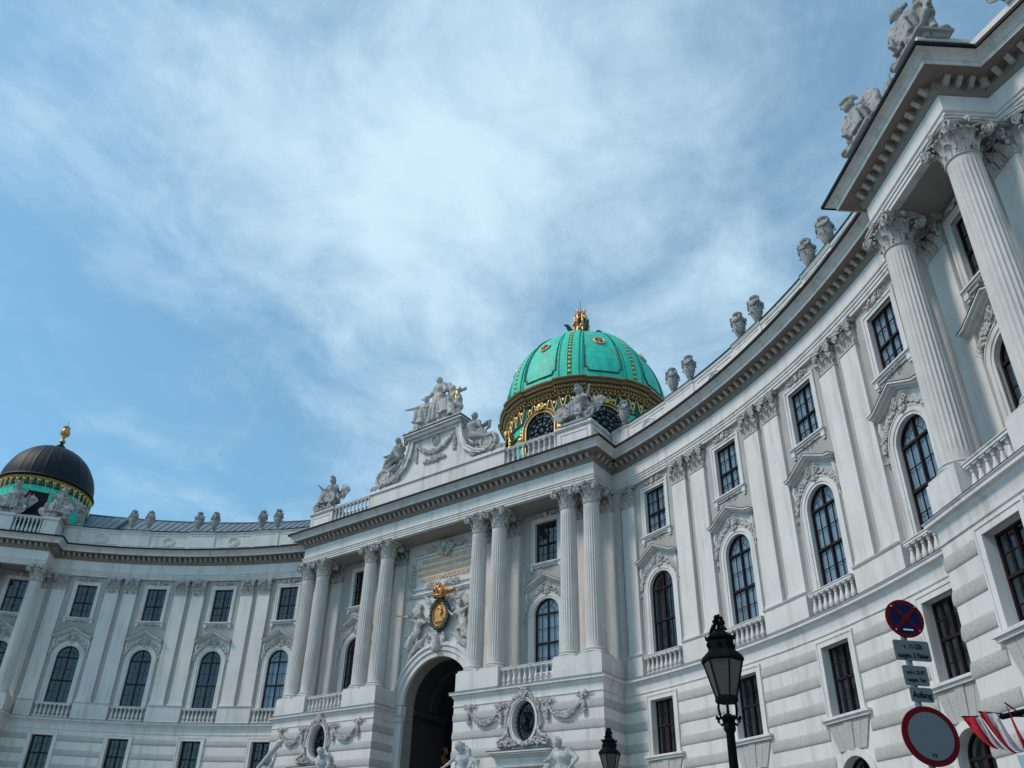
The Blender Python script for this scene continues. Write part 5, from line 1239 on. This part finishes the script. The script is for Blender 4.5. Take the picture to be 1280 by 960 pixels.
def warrior_wind(mb):      # cloak thrown out behind: the one over the outer right column
    mb.box(-.8,.8,-.4,.6,-.2,.1); mound(mb, .95, .75, .6, 33)
    J = mod(SIT, pel=(0,.1,.66), hd=(-.12,-.10,1.26), ch=(-.03,-.02,1.0), nk=(-.07,-.05,1.15), face=(-1,-.35,-.1), er=(.40,.05,.95), hr=(.36,.02,1.25))
    put_body(mb, J, 2.0, (-.15,.05,.25), .35, helmet=True, plume=False, bulk=1.3, robe=1.0)
    mb.cap((-.78,-.30,2.95), (-.45,-.25,3.02), .05, .12, 8); mb.cap((-.62,-.30,3.02), (-.05,-.05,3.10), .14, .12, 8)
    pts = [(.15,.1,2.5),(.55,.15,3.0),(.95,.15,3.1),(1.25,.12,2.75),(1.25,.1,2.2),(1.0,.05,1.6)]
    mb.tube(pts, [.10,.16,.18,.17,.14,.10], 8); mb.tube([(.1,0,2.3),(.5,.05,2.4),(.9,.05,2.0),(.8,0,1.4),(.3,-.1,.9)], [.14,.16,.17,.16,.14], 8); mb.tube([(.15,.2,2.5),(.55,.3,2.0),(.7,.2,1.3)], [.2,.22,.2], 8)
    for k in range(8): mb.tube([(-.6+.14*k,-.35,1.6),(-.6+.15*k,-.78,1.35),(-.5+.15*k,-.72,.4)], .13, 6)
    for k in range(7): mb.tube([(-.4+.13*k,.1,2.5),(-.5+.16*k,.3,1.7),(-.6+.2*k,.25,.6)], .17, 6)
    cannon(mb, V3((-.1,-.3,.35)), V3((-.95,-.55,.28)), .22)
def warrior_gun(mb):       # the one over the inner right column, leaning back with guns
    mb.box(-.9,.8,-.4,.6,-.2,.1); mound(mb, 1.0, .75, .5, 41)
    J = mod(SIT, hd=(-.20,-.08,1.22), ch=(-.06,0,.98), nk=(-.13,-.02,1.13), face=(-1,-.3,-.15), hr=(.30,-.1,.8), er=(.40,.0,.9))
    put_body(mb, J, 2.0, (-.1,.05,.15), .3, helmet=True, plume=True, bulk=1.3, robe=1.0)
    for k in range(8): mb.tube([(-.1+.07*k,.05,2.6),(.30+.08*k,.10,2.0),(.45+.07*k,.05,.9)], [.14,.17,.18], 6)
    for k in range(8): mb.tube([(-.6+.14*k,-.35,1.5),(-.6+.15*k,-.78,1.3),(-.5+.15*k,-.72,.3)], .13, 6)
    flagp(mb, (.8,.2,.4), (1.2,.3,1.9), .3); flagp(mb, (.5,.25,.4), (1.55,.35,2.05), .2); mb.cap((.7,0,.4), (.95,.0,1.5), .12, .16, 8)
    cannon(mb, V3((.1,-.3,.4)), V3((-1.0,-.6,.22)), .24)
def at(x, y, z, th=0): return Matrix.Translation((x, y, z)) @ Matrix.Rotation(th, 4, 'Z')
G1 = 'stone warriors and trophies on the cornice corners'
figure_thing(at(-12.2, .1, 29.86), 'grey stone plumed warrior with banners on the left corner of the central block', G1, warrior(0))
figure_thing(at(12.5, .1, 29.86), 'grey stone warrior with round shield directly in front of the green dome', G1, warrior(1))
figure_thing(eframe(1, .15, -.12, 30.0) @ Matrix.Scale(.95, 4), 'dark stone warrior with cannon barrel, lower of two on the near right cornice', G1, warrior_gun)
figure_thing(eframe(1, 4.10, -.12, 30.0) @ Matrix.Scale(.93, 4), 'dark stone warrior with cloak blown up behind him above the outermost right corner', G1, warrior_wind)
figure_thing(eframe(-1, .1, -.3, 29.86), 'grey stone warrior with spear beside the urn in front of the dark far left dome', G1, warrior(2))
figure_thing(eframe(-1, 4.1, -.3, 29.86), 'grey stone warrior at the left picture edge in front of the dark far left dome', G1, warrior(3))
p = P3+D3*2.6-N3*.5
figure_thing(frame((p.x, p.y), (N3.x, N3.y), 29.88), 'dark sculpture partly cut off at the top right corner of the roofline', G1, warrior(4))
# crowning group on the gable
def crown_group(mb):
    mb.box(-2.55, 2.75, -.75, .75, 0, .18); rr = random.Random(2)
    for i in range(40): x = rr.uniform(-2.4, 2.5); hh = .9*(1-abs(x+.1)/2.9)+.2; mb.ell((x, rr.uniform(-.4,.4), hh*.4), (.34,.34,hh*.55), 8, 6)
    J = mod(STAND, hd=(.0,-.05,1.60), el=(-.40,-.05,1.22), hl=(-.68,-.10,1.18), er=(.34,-.06,1.18), hr=(.44,-.2,1.0), sl=(-.18,0,1.42))
    put_body(mb, J, 2.35, (-.05,-.05,.45), -.1, robe=1.7, bulk=1.5)
    for k in range(6): mb.tube([(.25,.1,3.95-.06*k),(.75+.06*k,.15,3.9-.18*k),(.98,.15,3.3-.16*k),(1.2+.05*k,.15,2.4-.1*k)], [.12,.20,.20,.2], 6)     # wind-blown veil
    J2 = mod(SIT, el=(-.44,-.04,1.02), hl=(-.74,-.08,1.0), er=(.32,-.1,.9), hr=(.2,-.3,.8))
    put_body(mb, J2, 2.1, (-1.40,-.1,.25), .25, robe=.5, bulk=1.35)
    mb.cap((-2.35,-.2,.2), (-2.45,-.2,2.05), .10, .12, 8); mb.cap((-2.2,-.1,.2), (-2.15,-.1,1.6), .16, .12, 8)
    J3 = mod(SIT, er=(.42,0,1.0), hr=(.60,-.15,1.0)); put_body(mb, J3, 2.0, (1.30,.05,.55), -.2, robe=.8, bulk=1.3)
    put_body(mb, mod(SIT), 1.6, (2.05,-.2,.15), -.5, robe=.7, bulk=1.3)
    put_body(mb, mod(SIT, hd=(.1,-.05,1.25)), 1.7, (.75,.2,1.0), .2, robe=.8, bulk=1.2); put_body(mb, mod(SIT), 1.35, (-2.0,.1,.1), .4, robe=.6, bulk=1.2)
    for k in range(9): mb.tube([(-.8+.2*k,-.3,1.9),(-.9+.22*k,-.5,1.3),(-1.0+.25*k,-.5,.5)], [.12,.15,.15], 6)
    for k in range(14): mb.ell((-2.1+.33*k, -.35, .5+.5*(1-abs(k-7)/7)), (.28,.25,.38), 8, 6)
    mb.cap((1.6,-.2,2.55), (2.75,-.25,2.5), .10, .16, 8); mb.tube(spiral(1.85, 1.15, .32, 1.2, 1, y=-.55), .10, 6)
figure_thing(at(.1, -.35, 33.80), 'tallest sculpture group with a standing robed woman crowning the central gable', None, crown_group, voxel=.045, mat_='carved')
g_ = [o for o in COL.objects if o.name.startswith('statue')][-1]
mb = MB(); mb.ell((2.05,-.35,2.35), (.16,.12,.34), 8, 6); mb.cap((1.95,-.35,2.1), (2.05,-.4,1.3), .05, .05, 6); mb.tube([(1.85,-.4,2.3),(2.05,-.45,2.6),(2.3,-.4,2.55)], .06, 6); mb.build('gilt_torch', 'gold', g_)
def recl(sg, horn):
    def f(mb):
        J = dict(pel=(0,0,.35), ch=(-.10,-.02,.66), nk=(-.12,-.03,.83), hd=(-.13,-.06,.95), sl=(-.28,0,.77), el=(-.50,-.05,.66), hl=(-.52,-.15,.92), sr=(.07,-.02,.78), er=(.26,-.08,.60), hr=(.40,-.2,.56), kl=(.42,-.14,.42), fl=(.78,-.06,.12), kr=(.40,.10,.30), fr=(.80,.10,.06), toe=(.8,-.2,.2))
        if sg > 0: J = {k: ((v[0], v[1], v[2])) for k, v in J.items()}
        put_body(mb, J, 2.25, (0,0,.12), 0, bulk=1.35)
        for k in range(9): mb.tube([(-.3+.1*k,-.2,.9),(.3+.12*k,-.30,.75-.04*k),(1.0+.12*k,-.2,.35-.02*k)], [.10,.12,.09], 6)
        rr = random.Random(6)
        for i in range(16): mb.ell((rr.uniform(-.6,1.4), rr.uniform(-.2,.3), .15), (.32,.3,.25), 8, 6)
        if horn:
            mb.tube([(.1,-.2,.75),(.7,-.28,.62),(1.4,-.3,.55),(2.0,-.3,.62)], [.46,.30,.16,.13], 10)
            mb.tube([(.25,.25,1.5),(.65,.3,1.9),(.95,.3,2.05),(1.0,.3,1.6),(.7,.25,1.2)], [.12,.2,.18,.16,.12], 8)
        else: mb.cap((-1.02,-.3,1.9), (-1.1,-.32,2.35), .10, .05, 8); mb.ell((.35,-.35,.95), (.42,.35,.22), 12, 6)
        if sg < 0:
            for i in range(len(mb.v)): x, y, z = mb.v[i]; mb.v[i] = (-x, y, z)
            mb.f = [tuple(reversed(q)) for q in mb.f]
    return f
G2 = 'reclining figures on the gable scrolls'
figure_thing(at(-3.75, -.30, 31.55) @ Matrix.Rotation(.28*-1, 4, 'Y'), 'reclining stone figure holding a torch on the left scroll of the gable', G2, recl(-1, False))
t_ = [o for o in COL.objects if o.name.startswith('statue')][-1]
mb = MB(); mb.cap((.98,-.32,1.3), (1.0,-.32,2.0), .06, .07, 8); mb.build('gilt_torch', 'gold', t_)
figure_thing(at(3.55, -.30, 31.15) @ Matrix.Rotation(.22, 4, 'Y'), 'reclining winged stone figure with a long horn on the right scroll of the gable', G2, recl(1, True))
# low marble giants flanking the doors
def giant(kind):
    def f(mb):
        rr = random.Random(3)
        for i in range(20): mb.ell((rr.uniform(-.8,.8), rr.uniform(-.4,.4), rr.uniform(0,.5)), (.4,.35,.35), 8, 6)
        if kind == 'hero':
            J = mod(STAND, hd=(-.06,-.12,1.56), nk=(-.02,-.05,1.45), ch=(.0,-.03,1.26), el=(-.36,-.12,1.16), hl=(-.30,-.36,1.12), er=(.42,-.05,1.20), hr=(.34,-.28,.98), face=(-.45,-.9,-.35)); put_body(mb, J, 2.05, (0,0,.2), .1, bulk=1.28)
            put_body(mb, mod(SIT, hd=(-.1,-.1,1.2)), 1.6, (-.75,-.35,.0), .6, bulk=1.15); mb.ell((-.55,-.7,2.1), (.25,.22,.22), 8, 6)
            for k in range(5): mb.tube([(.2,.1,2.7),(.55+.05*k,.1,2.0),(.6,.1,1.0)], .12, 6)
        elif kind == 'club':
            J = mod(STAND, er=(.44,-.08,1.58), hr=(.55,-.1,1.76), el=(-.40,-.15,1.3), hl=(-.5,-.3,1.2), face=(.6,-.7,.0)); put_body(mb, J, 2.0, (-.4,0,.05), -.1, bulk=1.25)
            mb.tube([(-1.1,-.35,2.75),(-.4,-.38,3.3),(.5,-.4,3.95),(1.0,-.4,4.35)], [.13,.15,.19,.24], 10); mb.ell((1.05,-.4,4.45), (.28,.2,.2), 8, 6); mb.ell((.85,-.45,4.2), (.12,.12,.12), 6, 4)
        elif kind == 'helmet':
            J = mod(STAND, hd=(-.05,-.06,1.60), el=(-.34,-.15,1.2), hl=(-.46,-.32,1.05), er=(.36,.0,1.2), hr=(.42,-.1,1.0), face=(-.85,-.5,0)); put_body(mb, J, 2.0, (-.1,0,.1), .2, helmet=True, robe=.9)
            for s_ in (0, 1): mb.tube([(.25+.1*s_,.1,2.2),(.6+.1*s_,.15,2.7),(.85,.15,2.6),(1.0,.1,2.1),(.95,.05,1.4)], [.14,.2,.2,.16,.08], 8)
            mb.tube([(.0,.05,3.4),(.25,.1,3.2),(.35,.1,2.7)], [.16,.18,.12], 8)
        else:
            J = mod(STAND, hd=(.08,-.20,1.50), nk=(.04,-.10,1.42), ch=(0,-.05,1.24), el=(-.4,-.1,1.25), hl=(-.5,-.3,1.4), er=(.42,-.1,1.15), hr=(.5,-.3,1.0), face=(.5,-.8,-.4)); put_body(mb, J, 2.05, (0,0,.15), 0, bulk=1.28, beard=True)
    return f
G3 = 'marble giants beside the portal doors'
for (x, z, kind, lab) in ((12.45, 5.8, 'hero', 'white marble muscular hero looking down beside the right door'), (5.75, 6.1, 'helmet', 'white marble helmeted winged woman just right of the dark portal'),
                          (-11.55, 6.35, 'club', 'white marble giant swinging a club overhead left of the oval window'), (-6.25, 6.55, 'beard', 'white marble bearded giant between the left oval window and the portal')):
    r_ = figure_thing(at(x, -2.3, z), lab, G3, giant(kind), mat_='marble', voxel=.035, disp=.012)
    mb = MB(); mb.box(-1.2, 1.2, -.95, .95, -z, -.25); mb.box(-1.3, 1.3, -1.05, 1.05, -.25, 0.02); mb.build('plinth', 'trim', r_)
# carved genii beside the medallion: part of the facade
mb = MB()
JL = dict(pel=(0,0,.75), ch=(.10,-.04,1.08), nk=(.14,-.06,1.24), hd=(.12,-.10,1.36), sl=(-.06,-.02,1.18), el=(-.28,-.08,1.22), hl=(-.48,-.12,1.36), sr=(.30,-.04,1.16), er=(.46,-.10,1.0), hr=(.60,-.12,1.15), kl=(-.26,-.16,.52), fl=(-.50,-.06,.16), kr=(-.05,-.12,.42), fr=(-.30,-.02,.05), face=(-.6,-.8,0))
i0 = len(mb.v); body(mb, JL, robe=.7); mb.xf(Matrix.Translation((-2.05, 1.35, 17.1)) @ Matrix.Scale(1.75, 4), i0)
i0 = len(mb.v); body(mb, {k: (-v[0], v[1], v[2]) for k, v in JL.items()}, robe=.7); mb.xf(Matrix.Translation((2.15, 1.35, 17.2)) @ Matrix.Scale(1.85, 4), i0)
rr = random.Random(12)
for s_ in (-1, 1):
    for k in range(6): mb.tube([(s_*1.9,1.45,19.2+.1*k),(s_*2.3,1.40,19.7+.16*k),(s_*(2.9-.1*k),1.42,20.1+.05*k)], [.10,.12,.05], 6)
    for k in range(10): mb.tube([(s_*(1.2+.05*k),1.4,17.9-.05*k),(s_*(1.9+.06*k),1.25,17.5-.08*k),(s_*(2.7+.05*k),1.4,17.0-.16*k)], [.09,.11,.07], 6)
    for k in range(24): mb.ell((s_*rr.uniform(.9,3.2), 1.5, rr.uniform(16.6,18.2) if k % 2 else rr.uniform(18.4,20.4)), (rr.uniform(.10,.24), .16, rr.uniform(.08,.18)), 8, 5)
    for k in range(5): a = .5+.5*k; mb.tube([(s_*.8,1.45,20.3),(s_*(1.1+.12*k),1.35,20.4+.16*k),(s_*(1.6+.1*k),1.42,20.35+.22*k)], [.07,.06,.03], 6)
for k in range(30): mb.ell((rr.uniform(-.6,.6), 1.3, rr.uniform(16.9,18.1)), (rr.uniform(.1,.2), .14, rr.uniform(.1,.2)), 8, 5)
mb.cap((0,1.15,16.9), (0,1.05,17.6), .30, .22)
sculpt(mb, 'portal_relief', 'carved', .05, .05, palace)
mb = MB(); mb.tube([(-2.75,1.0,19.55),(-3.3,.95,19.62),(-3.75,.92,19.70)], [.035,.04,.06], 8); mb.lathe([(.06,0),(.16,.02),(.14,.05)], 10, (-3.75,.92,19.68)); mb.build('trumpet', 'goldt', palace)

# ------------------------------------------------------------------ urns on the wing parapets
def make_urn():
    mb = MB()
    mb.box(-.34,.34,-.34,.34,0,.10)
    mb.lathe([(.30,.10),(.30,.16),(.15,.24),(.12,.34),(.20,.44),(.30,.66),(.40,.94),(.45,1.14),(.46,1.22),(.43,1.26),(.46,1.30),(.49,1.46),(.46,1.62),(.40,1.76),(.26,1.84),(.24,1.92),(.33,1.97),(.33,2.03),(.20,2.12),(.10,2.16),(.07,2.24),(.02,2.28)], 24)
    o = mb.build('urn', 'statue', None)
    mb = MB(); rr = random.Random(1)
    for k in range(4):
        a0 = k*pi/2
        for i in range(16): t = i/15; a = a0+t*pi/2; mb.ell((.49*cos(a), .49*sin(a), 1.62-.24*sin(pi*t)), (.075+.03*sin(pi*t),)*3, 6, 4)
        mb.ell((.52*cos(a0), .52*sin(a0), 1.66), (.12,.12,.15), 8, 6); mb.ell((.55*cos(a0+.78), .55*sin(a0+.78), 1.12), (.07,.07,.10), 6, 4)
    for k in range(12): a = k*pi/6; mb.ell((.28*cos(a), .28*sin(a), 2.05), (.09,.09,.08), 6, 4)
    for k in range(16): a = k*pi/8; mb.cap((.22*cos(a),.22*sin(a),.5), ((.40*cos(a)),(.40*sin(a)),.98), .035, .05, 6)
    mb.build('festoon', 'statue', o); return o
urn0 = make_urn(); first = True
names_ = {(-1,1): 'pair of pilasters nearest the centre of the left wing', (-1,2): 'middle pilasters of the left wing', (-1,3): 'outermost paired pilasters of the left wing',
          (1,1): 'pilaster pair nearest the green dome on the right wing', (1,2): 'middle pilaster pair of the right wing', (1,3): 'outermost pilaster pair of the right wing'}
for side in (-1, 1):
    for k in range(5):
        ac = A1+(k-1)*DA
        if (side, k) in ((-1, 0), (1, 4)): continue      # nothing of these shows in the photograph
        for m_ in ((1,) if k == 0 else ((-1,) if k == 4 else (-1, 1))):
            if first: u = urn0; first = False
            else: u = copy_tree(urn0)
            u.matrix_basis = wframe(side, ac+m_*.78/R0, R0+.3, ZP+.05) @ Matrix.Diagonal((.78,.78,.95,1)) @ Matrix.Rotation(rng.uniform(-.4, .4), 4, 'Z')
            if k == 0: lab = 'garlanded stone urn standing alone against the green dome drum' if side > 0 else 'garlanded stone urn hidden close behind the left corner of the central block'
            elif k == 4: lab = 'garlanded stone urn standing alone beside the dark far left dome' if side < 0 else 'garlanded stone urn tucked behind the near right cornice'
            else: lab = ('left' if m_*side < 0 else 'right')+' garlanded stone urn above the '+names_[(side, k)]
            tag(u, lab, 'urn', 'stone urns along the wing parapets')
# ------------------------------------------------------------------ street furniture in front of the palace
def ray(u, v): return pix(u, v)
CV = Vector(CAM)
def at_h(u, v, D): d = ray(u, v); return CV+d*(D/hypot(d.x, d.y))
# lamp posts
def make_lamp():
    # origin on the ground, eave at 4.79
    root = empty('street_lamp')
    mb = MB(); mb.lathe([(.20,0),(.20,.25),(.14,.35),(.12,.9),(.15,.95),(.09,1.05),(.075,2.0),(.065,3.0),(.055,3.80),(.08,3.84),(.08,3.90),(.05,3.94),(.045,4.05)], 14)
    for a in range(4):
        t = a*pi/2+.4
        mb.tube([(.05*cos(t),.05*sin(t),3.95),(.10*cos(t),.10*sin(t),4.0),(.12*cos(t),.12*sin(t),4.12),(.11*cos(t),.11*sin(t),4.22)], .018, 6)
        mb.tube([(r_*cos(t), r_*sin(t), z) for r_, z in ((.04,3.96),(.10,3.90),(.14,3.95),(.11,4.0))], .018, 5); mb.ell((.15*cos(t), .15*sin(t), 4.0), (.025,.025,.03), 6, 4)
    for i in range(6): t = i*pi/3; mb.ell((.07*cos(t), .07*sin(t), 3.99), (.03,.03,.05), 6, 4)
    mb.build('post', 'iron', root)
    mb = MB(); A0 = radians(12)
    def hexr(r, z): return [(r*cos(A0+i*pi/3), r*sin(A0+i*pi/3), z) for i in range(6)]
    def loft(rows, m=0):
        vs = [p for r_ in rows for p in r_]; k = 6; mb.add(vs, [(j*k+i, j*k+(i+1) % k, (j+1)*k+(i+1) % k, (j+1)*k+i) for j in range(len(rows)-1) for i in range(k)]+[tuple(range(k))[::-1], tuple((len(rows)-1)*k+i for i in range(k))], m)
    loft([hexr(.17,4.20), hexr(.185,4.24), hexr(.175,4.27), hexr(.165,4.29)])
    loft([hexr(.325,4.755), hexr(.345,4.77), hexr(.345,4.80), hexr(.31,4.85), hexr(.235,4.91), hexr(.215,4.925), hexr(.205,5.06), hexr(.24,5.08), hexr(.245,5.11), hexr(.15,5.16), hexr(.09,5.20), hexr(.05,5.24)])
    for i in range(6):
        a, b = hexr(.165,4.28)[i], hexr(.315,4.765)[i]; mb.cap(a, b, .013, .014, 6)
        a2 = A0+i*pi/3; mb.ell((.235*cos(a2), .235*sin(a2), 5.125), (.018,.018,.03), 6, 4); mb.ell((.215*cos(a2+.52), .215*sin(a2+.52), 4.99), (.03,.03,.045), 6, 4)
    rr = random.Random(3)
    mb.tube([(0,0,5.2),(0,0,5.40)], [.05,.012], 8)
    for i in range(60): a = rr.uniform(0, 6.28); z = rr.uniform(5.2, 5.43); r_ = .12*(1-(z-5.2)/.28)+.01; R_ = Matrix.Rotation(a, 3, 'Z'); mb.ell((r_*cos(a), r_*sin(a), z), (.035,.018,.024), 6, 4, R=R_)
    for i in range(6): a = i*pi/3; mb.tube([(.03*cos(a),.03*sin(a),5.2),(.10*cos(a),.10*sin(a),5.25),(.09*cos(a),.09*sin(a),5.32),(.04*cos(a),.04*sin(a),5.34)], .011, 5)
    mb.v = [(x*.86, y*.86, z) for x, y, z in mb.v]; mb.build('lantern_frame', 'iron', root)
    mb = MB()
    loft([hexr(.160,4.285), hexr(.308,4.758)]); mb.v = [(x*.86, y*.86, z) for x, y, z in mb.v]; mb.build('lantern_glass', 'lampglass', root)
    return root
LP = at_h(903, 825, 12.0); lamp = make_lamp(); lamp.location = (LP.x, LP.y, 0); lamp.scale = (1,1,1)
k_ = LP.z/4.79; lamp.scale = (1, 1, 1); lamp.location.z = LP.z-4.79
tag(lamp, 'black cast iron street lamp with hexagonal lantern in front of the right wing windows', 'street lamp', 'street lamps on the square')
LP2 = at_h(762, 942, 23.0); l2 = copy_tree(lamp); l2.location = (LP2.x, LP2.y, LP2.z-4.79-.0); l2.rotation_euler = (0,0,.5)
tag(l2, 'smaller looking distant black street lamp below the corner of the central block', 'street lamp', 'street lamps on the square')
for o in (lamp, l2):     # let the post reach the pavement
    for c in o.children:
        if c.name.startswith('post'):
            if o is l2: c.data = c.data.copy()
            for v in c.data.vertices:
                if v.co.z < .3: v.co.z = v.co.z-o.location.z if False else (v.co.z*1.0-(o.location.z))
# traffic sign post
D_ = 9.5
def hpt(u, v, D=D_): return at_h(u, v, D)
tl, tr = hpt(1114.0, 800.0), None
# direction of the plates: both upper corners at the same height
dr = ray(1157.7, 803.3); tz = (tl.z-CV.z)/dr.z; tr = CV+dr*tz; xdir = Vector((tr.x-tl.x, tr.y-tl.y, 0)).normalized()
nrm = Vector((xdir.y, -xdir.x, 0))
pole = hpt(1141, 838); 
def on_plane(u, v):     # intersection with the vertical sign plane through the pole
    d = ray(u, v); t = (pole-CV).dot(nrm)/d.dot(nrm); q = CV+d*t; return Vector(((q-pole).dot(xdir), q.z))
F = Matrix((( xdir.x, -nrm.x, 0, pole.x), (xdir.y, -nrm.y, 0, pole.y), (0, 0, 1, 0), (0, 0, 0, 1)))
sign = empty('sign_post'); tag(sign, 'grey pole with a no stopping disc, three text plates and a large red ringed disc', 'traffic sign')
def disc(name, cuv, ruv_l, ruv_r, ringm, innerm, rin, yo=-.03, vert=None):
    c = (on_plane(*ruv_l)+on_plane(*ruv_r))/2; c = on_plane(*cuv); r_ = (on_plane(*ruv_r)-on_plane(*ruv_l)).length/2
    if vert: r_ = (r_+(on_plane(*vert[0])-on_plane(*vert[1])).length/2)/2
    mb = MB(); mb.tube([(0,0,0)], .01, 3) if False else None
    def dsk(r, y0, y1): mb.prism([(c.x+r*cos(i*pi/24), c.y+r*sin(i*pi/24)) for i in range(48)], y0, y1)
    dsk(r_, yo, yo+.02); mb.xf(F); o = mb.build(name, ringm, sign, smooth=None)
    mb = MB(); dsk(r_*rin, yo-.004, yo-.001); mb.xf(F); mb.build('face', innerm, o, smooth=None); return o, c, r_
zt_, zb_ = None, None
o1, c1, r1 = disc('no_stopping_disc', (1129.3, 774.0), (1108.5,774), (1150.5,776), 'red', 'blue', .78, vert=((1122,748.5),(1137,800)))
mb = MB()
for a in (pi/4, -pi/4):
    i0 = len(mb.v); mb.box(-r1*.86, r1*.86, -.042, -.037, -r1*.085, r1*.085); mb.xf(Matrix.Translation((c1.x, (.001 if a > 0 else 0), c1.y)) @ Matrix.Rotation(a, 4, 'Y'), i0)
mb.xf(F); mb.build('cross', 'red', o1, smooth=None)
mb = MB(); mb.box(c1.x-r1*.26, c1.x+r1*.26, -.046, -.043, c1.y-r1*.66, c1.y-r1*.58)
for a in range(4): mb.ell((c1.x+r1*.86*cos(a*pi/2+.8), -.036, c1.y+r1*.86*sin(a*pi/2+.8)), (.01,.006,.01), 6, 4)
mb.xf(F); mb.build('sticker', 'flagwhite', o1, smooth=None)
def plate(p_tl, p_tr, p_bl, lines):
    a, b, c = on_plane(*p_tl), on_plane(*p_tr), on_plane(*p_bl); x0, x1, z1, z0 = min(a.x, c.x), b.x, (a.y+b.y)/2, c.y; x0 = (a.x+c.x)/2
    mb = MB(); r_ = .02; pts = []
    for (cx_, cz_, a0) in ((x1-r_, z0+r_, -pi/2), (x1-r_, z1-r_, 0), (x0+r_, z1-r_, pi/2), (x0+r_, z0+r_, pi)):
        for i in range(5): pts.append((cx_+r_*cos(a0+i*pi/8), cz_+r_*sin(a0+i*pi/8)))
    mb.prism(pts, -.03, -.02); mb.xf(F); o = mb.build('text_plate', 'plate', sign, smooth=None)
    mb = MB(); W = x1-x0; H = z1-z0
    for (t_, sz, w_, fx, fz) in lines:
        me = text_mesh(t_, sz*H, .001, w_*W); me.transform(F @ Matrix.Translation(((x0+x1)/2+fx*W, -.0325, z0+fz*H)) @ RX); mb.add([v.co[:] for v in me.vertices], [tuple(p.vertices) for p in me.polygons])
    mb.build('lettering', 'black', o, smooth=None)
q27 = lambda x, y: (860+x/3, 640+y/3)
plate(q27(762,480), q27(893,490), q27(775,555), [("v. 11-22h", .34, .52, .03, .60), ("ausgen. 5 Fiaker", .34, .86, .0, .14)])
plate(q27(797,575), q27(886,583), q27(810,650), [("und v. 22-07", .26, .74, .0, .58), ("ausgen. Taxi", .26, .74, .0, .20)])
plate(q27(826,657), q27(908,665), q27(832,712), [("Anfang", .62, .84, .0, .28)])
o3, c3, r3 = disc('ringed_disc', q27(905,842), q27(808.5,842), q27(1001.5,842), 'red', 'plate', .80, vert=(q27(888,722), q27(925,962)))
me = text_mesh("V3", .05, .001); me.transform(F @ Matrix.Translation((c3.x-.01, -.036, c3.y-r3*.70)) @ RX)
mb = MB(); mb.add([v.co[:] for v in me.vertices], [tuple(p.vertices) for p in me.polygons]); mb.build('lettering', 'black', o3, smooth=None)
mb = MB(); topz = c1.y+r1*.5; mb.tube([(0,.03,.0),(0,.03,topz)], .03, 12)
for z in (c1.y, c3.y+r3*.4, c3.y-r3*.4): mb.box(-.06,.06,-.02,.05,z-.02,z+.02)
mb.xf(F); mb.build('pole', mat('galvanised_steel', (.16,.17,.18), .45, .6), sign)
# souvenir flags on a thin bracket at the right edge
fl = empty('flag_rack'); tag(fl, 'red and white pennant cloths draped from thin wires at the bottom right edge', 'flags')
Df = 7.5
def cloth(name, uv0, uv1, uvb0, uvb1, m_, sag=.10):
    a, b, c, d = (at_h(*p, Df) for p in (uv0, uv1, uvb0, uvb1)); mb = MB(); n = 14; k = 6; vs = []
    for i in range(n+1):
        t = i/n
        for j in range(k+1):
            s_ = j/k; top = a.lerp(b, s_); bot = c.lerp(d, s_); q = top.lerp(bot, t); q = q+Vector((0,0,-sag*4*t*(1-t)*.5))+ray(1240,900)*(.05*sin(t*5+s_*6)); vs.append(q)
    mb.add(vs, [(i*(k+1)+j, i*(k+1)+j+1, (i+1)*(k+1)+j+1, (i+1)*(k+1)+j) for i in range(n) for j in range(k)]); return mb.build(name, m_, fl, smooth=60)
z10 = lambda x, y: (1180+x/9.6, 860+y/9.6)
cloth('red_cloth', z10(215,345), z10(375,345), z10(640,735), z10(660,720), 'flagred')
cloth('white_cloth', z10(378,345), z10(440,335), z10(665,725), z10(800,770), 'flagwhite')
cloth('red_cloth', z10(415,285), z10(500,288), z10(850,790), z10(880,775), 'flagred')
cloth('white_cloth', z10(503,290), z10(640,310), z10(885,770), z10(1000,770), 'flagwhite', .14)
cloth('red_cloth', z10(735,180), z10(765,230), z10(960,740), z10(1060,760), 'flagred')
mb = MB()
for p, q, r_ in ((z10(215,345), z10(440,340), .006), (z10(415,285), z10(780,320), .006), (z10(600,335), z10(960,340), .006), (z10(700,345), z10(1100,250), .022), (z10(735,180), z10(1000,370), .006)): mb.cap(at_h(*p, Df+.01), at_h(*q, Df+.01), r_, r_, 6)
mb.cap(at_h(*z10(1080,250), Df+.01), Vector((at_h(*z10(1080,250), Df+.01).x, at_h(*z10(1080,250), Df+.01).y, 0)), .03, .03, 8)
mb.build('bracket', 'iron', fl)
mb = MB(); a, b, c, d = (at_h(*z10(*p), Df+.3) for p in ((870,805),(1010,800),(930,965),(1100,960))); mb.add([a, b, d, c]+[q+ray(1260,940)*.03 for q in (a, b, d, c)], [(0,1,2,3),(7,6,5,4),(0,4,5,1),(1,5,6,2),(2,6,7,3),(3,7,4,0)]); mb.build('price_card', 'poster', fl, smooth=None)
